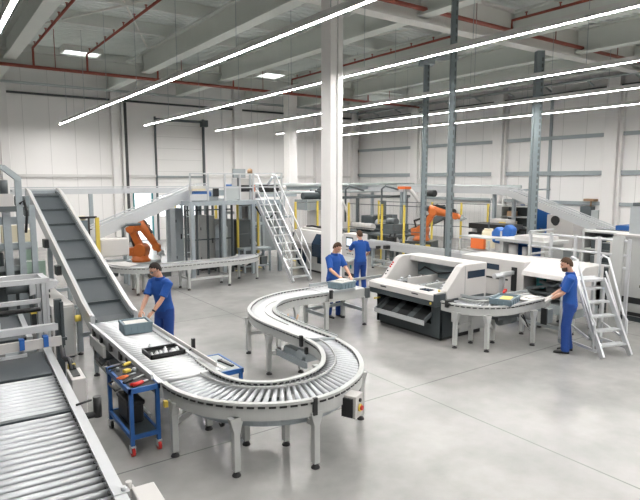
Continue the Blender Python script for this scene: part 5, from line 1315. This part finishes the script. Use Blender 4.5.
def head(b, C, R, beard=False):
    """skull with jaw, nose, brow, lips and ears; C centre, R orientation (local +Y is forward)"""
    n, m = 28, 20; vs = []
    for i in range(m+1):
        t = PI*i/m
        for j in range(n):
            a = 2*PI*j/n; x = math.sin(t)*math.cos(a); y = math.sin(t)*math.sin(a); z = -math.cos(t)
            px, py, pz = x*.076, y*.098, z*.118
            if z < 0:
                k = -z; px *= 1-.28*k; py = py*(1-.12*k) + .012*k            # narrow the jaw
            if y > 0: py *= .96; 
            if y > .55 and abs(x) < .45 and -.1 < z < .18: py -= .006          # eye sockets
            if y > .5 and -.95 < z < -.75: py += .006                           # chin
            vs.append(C + R @ Vector((px,py,pz)))
    fs = [(i*n+j, i*n+(j+1)%n, (i+1)*n+(j+1)%n, (i+1)*n+j) for i in range(m) for j in range(n)]
    b.add(vs, fs, True)
    T = lambda x,y,z: C + R @ Vector((x,y,z))
    b.tube([T(0,.088,.022), T(0,.101,-.006), T(0,.112,-.026), T(0,.098,-.036)], [.009,.011,.0145,.008], 8)   # nose
    b.tube([T(-.045,.078,.03), T(0,.094,.034), T(.045,.078,.03)], .0085, 8)                                   # brow
    for s in (-1,1):
        b.ell(T(s*.077,-.008,-.004), (.010,.019,.031), 10, 8, R)                                             # ears
        b.ell(T(s*.018,.092,-.030), (.009,.01,.008), 8, 6, R)
def hair_mesh(C, R, front=.055, back=-.06, big=1.0, top=.012):
    n, m = 36, 22; b = B(); vs = []; keep = []
    rs = random.Random(3)
    for i in range(m+1):
        t = PI*i/m
        for j in range(n):
            a = 2*PI*j/n; x = math.sin(t)*math.cos(a); y = math.sin(t)*math.sin(a); z = -math.cos(t)
            k = 1+.025*rs.random()
            vs.append((x*.083*k, (y*.106-.004)*k, (z*.124+top*max(0,z))*k))
    def ok(p):
        x, y, z = p
        line = front + (back-front)*max(0,min(1,(.06-y)/.12))
        if abs(x) > .06 and abs(y) < .03: line = min(line, .005) if y < .02 else .0
        return z > line
    for i in range(m):
        for j in range(n):
            q = (i*n+j, i*n+(j+1)%n, (i+1)*n+(j+1)%n, (i+1)*n+j)
            if all(ok(vs[k]) for k in q): keep.append(q)
    b.add([C + R @ Vector(p) for p in vs], keep, True)
    return b
def person(lab, loc, heading, h, lean, nod, turn, handR, handL, hairm, curl=.6, feet=((.11,.02),(-.11,-.02)), beard=False, glasses=False, watch=False, glove=None, hair_front=.074):
    """heading: angle of facing direction from +Y (ccw, degrees); hands: local targets (x right, y forward, z)"""
    s = h/1.78
    root_loc = loc; rot = math.radians(heading)
    Rl = Matrix.Rotation(-math.radians(lean), 3, 'X')
    P0 = Vector((0,0,.93*s))
    def sp(x,y,z): return P0 + Rl @ Vector((x*s,y*s,(z-.93)*s))
    body = B()
    # torso with elliptical sections (slimmer than the clothes)
    secs = [(.86,.150,.105,0),(.95,.155,.108,0),(1.08,.135,.095,0),(1.22,.150,.108,.005),(1.34,.165,.112,.0),(1.42,.150,.095,-.01),(1.47,.085,.070,-.012),(1.50,.058,.060,-.008)]
    body.loft([ering(sp(0,y,z), rx*s, ry*s, Rl) for z,rx,ry,y in secs])
    neck0 = sp(0,-.006,1.47); 
    Rh = Matrix.Rotation(math.radians(turn),3,'Z') @ Matrix.Rotation(-math.radians(lean*.5+nod),3,'X')
    nk = sp(0,.012,1.545); C = nk + Rh @ Vector((0,.022*s,.105*s))
    body.tube([neck0, nk, C + Rh @ Vector((0,-.015,-.04))], [.062*s,.056*s,.058*s], 14)
    head(body, C, Rh, beard)
    shirt = B(); 
    ss = [(.865,.180,.132,0),(.95,.178,.130,0),(1.06,.163,.118,0),(1.2,.172,.125,.006),(1.33,.188,.128,.0),(1.41,.180,.108,-.01),(1.452,.125,.085,-.012),(1.485,.072,.072,-.010)]
    shirt.loft([ering(sp(0,y,z), rx*s, ry*s, Rl) for z,rx,ry,y in ss])
    arms = {}
    for sd, tgt in ((1,handR),(-1,handL)):
        S = sp(sd*.185,-.005,1.405); tgt = Vector(tgt)
        E, W = ik(S, tgt, .295*s, .255*s, (sd*.75,-.7,-.5))
        arms[sd] = (S,E,W)
        body.tube([sp(sd*.12,0,1.40), S, S.lerp(E,.5), E, E.lerp(W,.35), W], [.05*s,.052*s,.046*s,.039*s,.042*s,.027*s], 12)
        d = (W-E).normalized(); d = (d + Vector((-sd*.25,.25,-.15))).normalized()
        hand(body, W, d, Vector((sd*.25,.15,1)), sd, curl)
        M_ = S.lerp(E,.86)
        shirt.tube([sp(sd*.10,0,1.40), sp(sd*.15,-.003,1.41), S, S.lerp(E,.45), M_], [.07*s,.078*s,.074*s,.070*s,.073*s], 14)
    tr = B()
    tr.loft([ering(P0+Vector((0,0,(z-.93)*s)), rx*s, ry*s) for z,rx,ry in ((.78,.165,.115),(.86,.180,.128),(.95,.172,.124),(1.03,.160,.116))])
    shoes = []
    for sd, (fx, fy) in ((1,feet[0]),(-1,feet[1])):
        H = P0 + Vector((sd*.088*s,0,-.03*s)); A = Vector((fx,fy,.09*s)); LL = (A-H).length*.502; K, A2 = ik(H, A, LL, LL, (0,1,0))
        body.tube([H, H.lerp(K,.4), K, K.lerp(A,.35), A], [.082*s,.075*s,.052*s,.054*s,.036*s], 12)
        body.tube([A, A+Vector((0,.02,-.045*s)), A+Vector((0,.13,-.06*s))], [.036*s,.036*s,.026*s], 10)
        tr.tube([H+Vector((0,0,.04)), H.lerp(K,.35), K, K.lerp(A,.5), A+Vector((0,-.004,-.045*s))], [.100*s,.098*s,.080*s,.074*s,.076*s], 16)
        sh = B()
        def sring(y, w, z1): return [A + Vector((w*math.cos(a), y, -.09*s + z1*(.5+.5*math.sin(a)))) for a in [2*PI*j/14 for j in range(14)]]
        sh.loft([sring(-.075,.028,.06),sring(-.06,.038,.085),sring(0,.041,.10),sring(.07,.047,.08),sring(.14,.046,.06),sring(.185,.032,.045),sring(.20,.015,.03)])
        shoes.append(sh)
    me = remeshed('person', body, SKIN, .0075)
    o = bpy.data.objects.new('person', me); COL.objects.link(o); o.location = loc; o.rotation_euler = (0,0,rot)
    setp(o, lab, 'person', 'people in blue work clothes'); INV[o.name] = Matrix.Identity(4)
    def child(name, me, label=None):
        c = bpy.data.objects.new(name, me); COL.objects.link(c); c.parent = o; INV[c.name] = Matrix.Identity(4); setp(c, label); return c
    st = child('polo_shirt', remeshed('polo_shirt', shirt, SHIRT, .011, 3), 'blue short sleeved polo shirt')
    co = B(); 
    cring = [ering(sp(0,-.008,z), r*s, r*s, Rl, 18) for z, r in ((1.462,.092),(1.505,.074),(1.51,.070),(1.47,.080))]
    co.loft(cring); child('collar', co.mesh('collar', SHIRT))
    child('trousers', remeshed('trousers', tr, TROUS, .012, 3), 'blue work trousers')
    for sh in shoes: child('shoe', sh.mesh('shoe', BLACK), 'black work shoe')
    hb = hair_mesh(C, Rh, hair_front)
    hm = hb.mesh('hair', hairm); ho = child('hair', hm); md = ho.modifiers.new('sol','SOLIDIFY'); md.thickness = .012; md.offset = 0
    T = lambda x,y,z: C + Rh @ Vector((x,y,z))
    for sd in (-1,1):
        child('eye', B().ell(T(sd*.031,.083,.010), (.013,.009,.007), 10, 8, Rh).mesh('eye', EYE))
        child('eyebrow', B().tube([T(sd*.015,.0975,.036),T(sd*.034,.094,.041),T(sd*.05,.080,.035)],.0045,6).mesh('eyebrow', hairm))
    child('mouth', B().tube([T(-.022,.090,-.062),T(0,.098,-.060),T(.022,.090,-.062)],.0055,6).mesh('mouth', LIPS))
    if beard:
        bb = B(); n = 16; rows = []
        for a in range(-80,81,10):
            r = math.radians(a); x = math.sin(r); y = math.cos(r)
            rows.append([T(x*.068,y*.088+.004,-.035), T(x*.066,y*.093+.006,-.065), T(x*.055,y*.090+.010,-.098), T(x*.03,y*.06+.012,-.118)])
        vs = [p for r_ in rows for p in r_]; fs = [(4*i+k,4*i+k+1,4*i+5+k,4*i+4+k) for i in range(len(rows)-1) for k in range(3)]
        bb.add(vs, fs, True); bo = child('beard', bb.mesh('beard', hairm)); md = bo.modifiers.new('sol','SOLIDIFY'); md.thickness = .008; md.offset = 0
    if glasses:
        g = B()
        g.tube([T(-.07,.07,.012),T(-.04,.1,.012),T(0,.106,.012),T(.04,.1,.012),T(.07,.07,.012),T(.078,.0,.008)],.0035,6).tube([T(-.07,.07,.012),T(-.078,.0,.008)],.0035,6)
        g.add([T(-.06,.09,.016),T(-.01,.108,.016),T(-.012,.106,-.012),T(-.055,.09,-.01)],[(0,1,2,3)]).add([T(.06,.09,.016),T(.01,.108,.016),T(.012,.106,-.012),T(.055,.09,-.01)],[(0,1,2,3)])
        child('glasses', g.mesh('glasses', TGLASS), 'clear safety glasses')
    if watch:
        S,E,W = arms[-1]; c = W.lerp(E,.10); d = (E-W).normalized()
        child('watch', B().cyl(c-d*.014,c+d*.014,.036*s,14).mesh('watch', BLACK), 'dark wrist watch')
    if glove:
        for sd in (1,-1):
            S,E,W = arms[sd]; d = (W-E).normalized(); d = (d + Vector((-sd*.25,.25,-.15))).normalized()
            gb = B(); hand(gb, W, d, Vector((sd*.25,.15,1)), sd, curl)
            gm = remeshed('glove', gb, glove, .005, 1)
            go = child('glove', gm, 'pale work glove'); md = go.modifiers.new('d','DISPLACE'); md.strength = .006; md.mid_level = 0
    return o
person('worker in blue leaning over the straight conveyor, dark hair and safety glasses', (3.37,9.51,0), 118, 1.82, 10, 18, -14,
       (.15,.41,.97), (-.07,.37,.96), HAIRD, .7, ((.12,.03),(-.12,-.03)), glasses=True, watch=True)
person('worker in blue reaching into a crate, in front of the white column', (7.72,10.36,0), 186, 1.80, 5, 24, 6,
       (.17,.38,1.02), (-.16,.40,1.02), HAIRB, .6, ((.13,-.02),(-.12,.07)))
person('worker in blue seen from behind at the operator panel', (10.22,12.40,0), -20, 1.76, 3, 6, 16,
       (.22,.25,.95), (-.17,.46,1.14), HAIRB, .5, ((.12,.0),(-.12,.0)))
person('bearded worker in blue standing side on by the mobile steps', (9.66,5.62,0), 34, 1.80, 3, 16, 16,
       (.06,.33,1.03), (-.08,.33,1.01), HAIRB, .6, ((.11,-.02),(-.11,.05)), beard=True, glove=PAPER)
# ------------------------------------------------------------------ LIGHT, SKY, CAMERA
w = bpy.data.worlds.new('World'); SC.world = w; w.use_nodes = True
bg = w.node_tree.nodes['Background']; bg.inputs['Color'].default_value = (.93,.97,1.,1); bg.inputs['Strength'].default_value = .3
cam = bpy.data.cameras.new('Camera'); co = bpy.data.objects.new('Camera', cam); COL.objects.link(co); SC.camera = co
F = 560.; cam.sensor_fit = 'HORIZONTAL'; cam.sensor_width = 36.; cam.lens = F/640*36; cam.clip_end = 200
th = math.atan(70/F); az = math.atan(400/(F/math.cos(th)))
co.location = (0,0,3.2); co.rotation_euler = (PI/2-th, 0, -az)
vs = SC.view_settings; SC.display_settings.display_device = 'sRGB'
vs.view_transform = 'Standard'; vs.look = 'None'; vs.gamma = 1; vs.use_curve_mapping = False; vs.exposure = 0.66
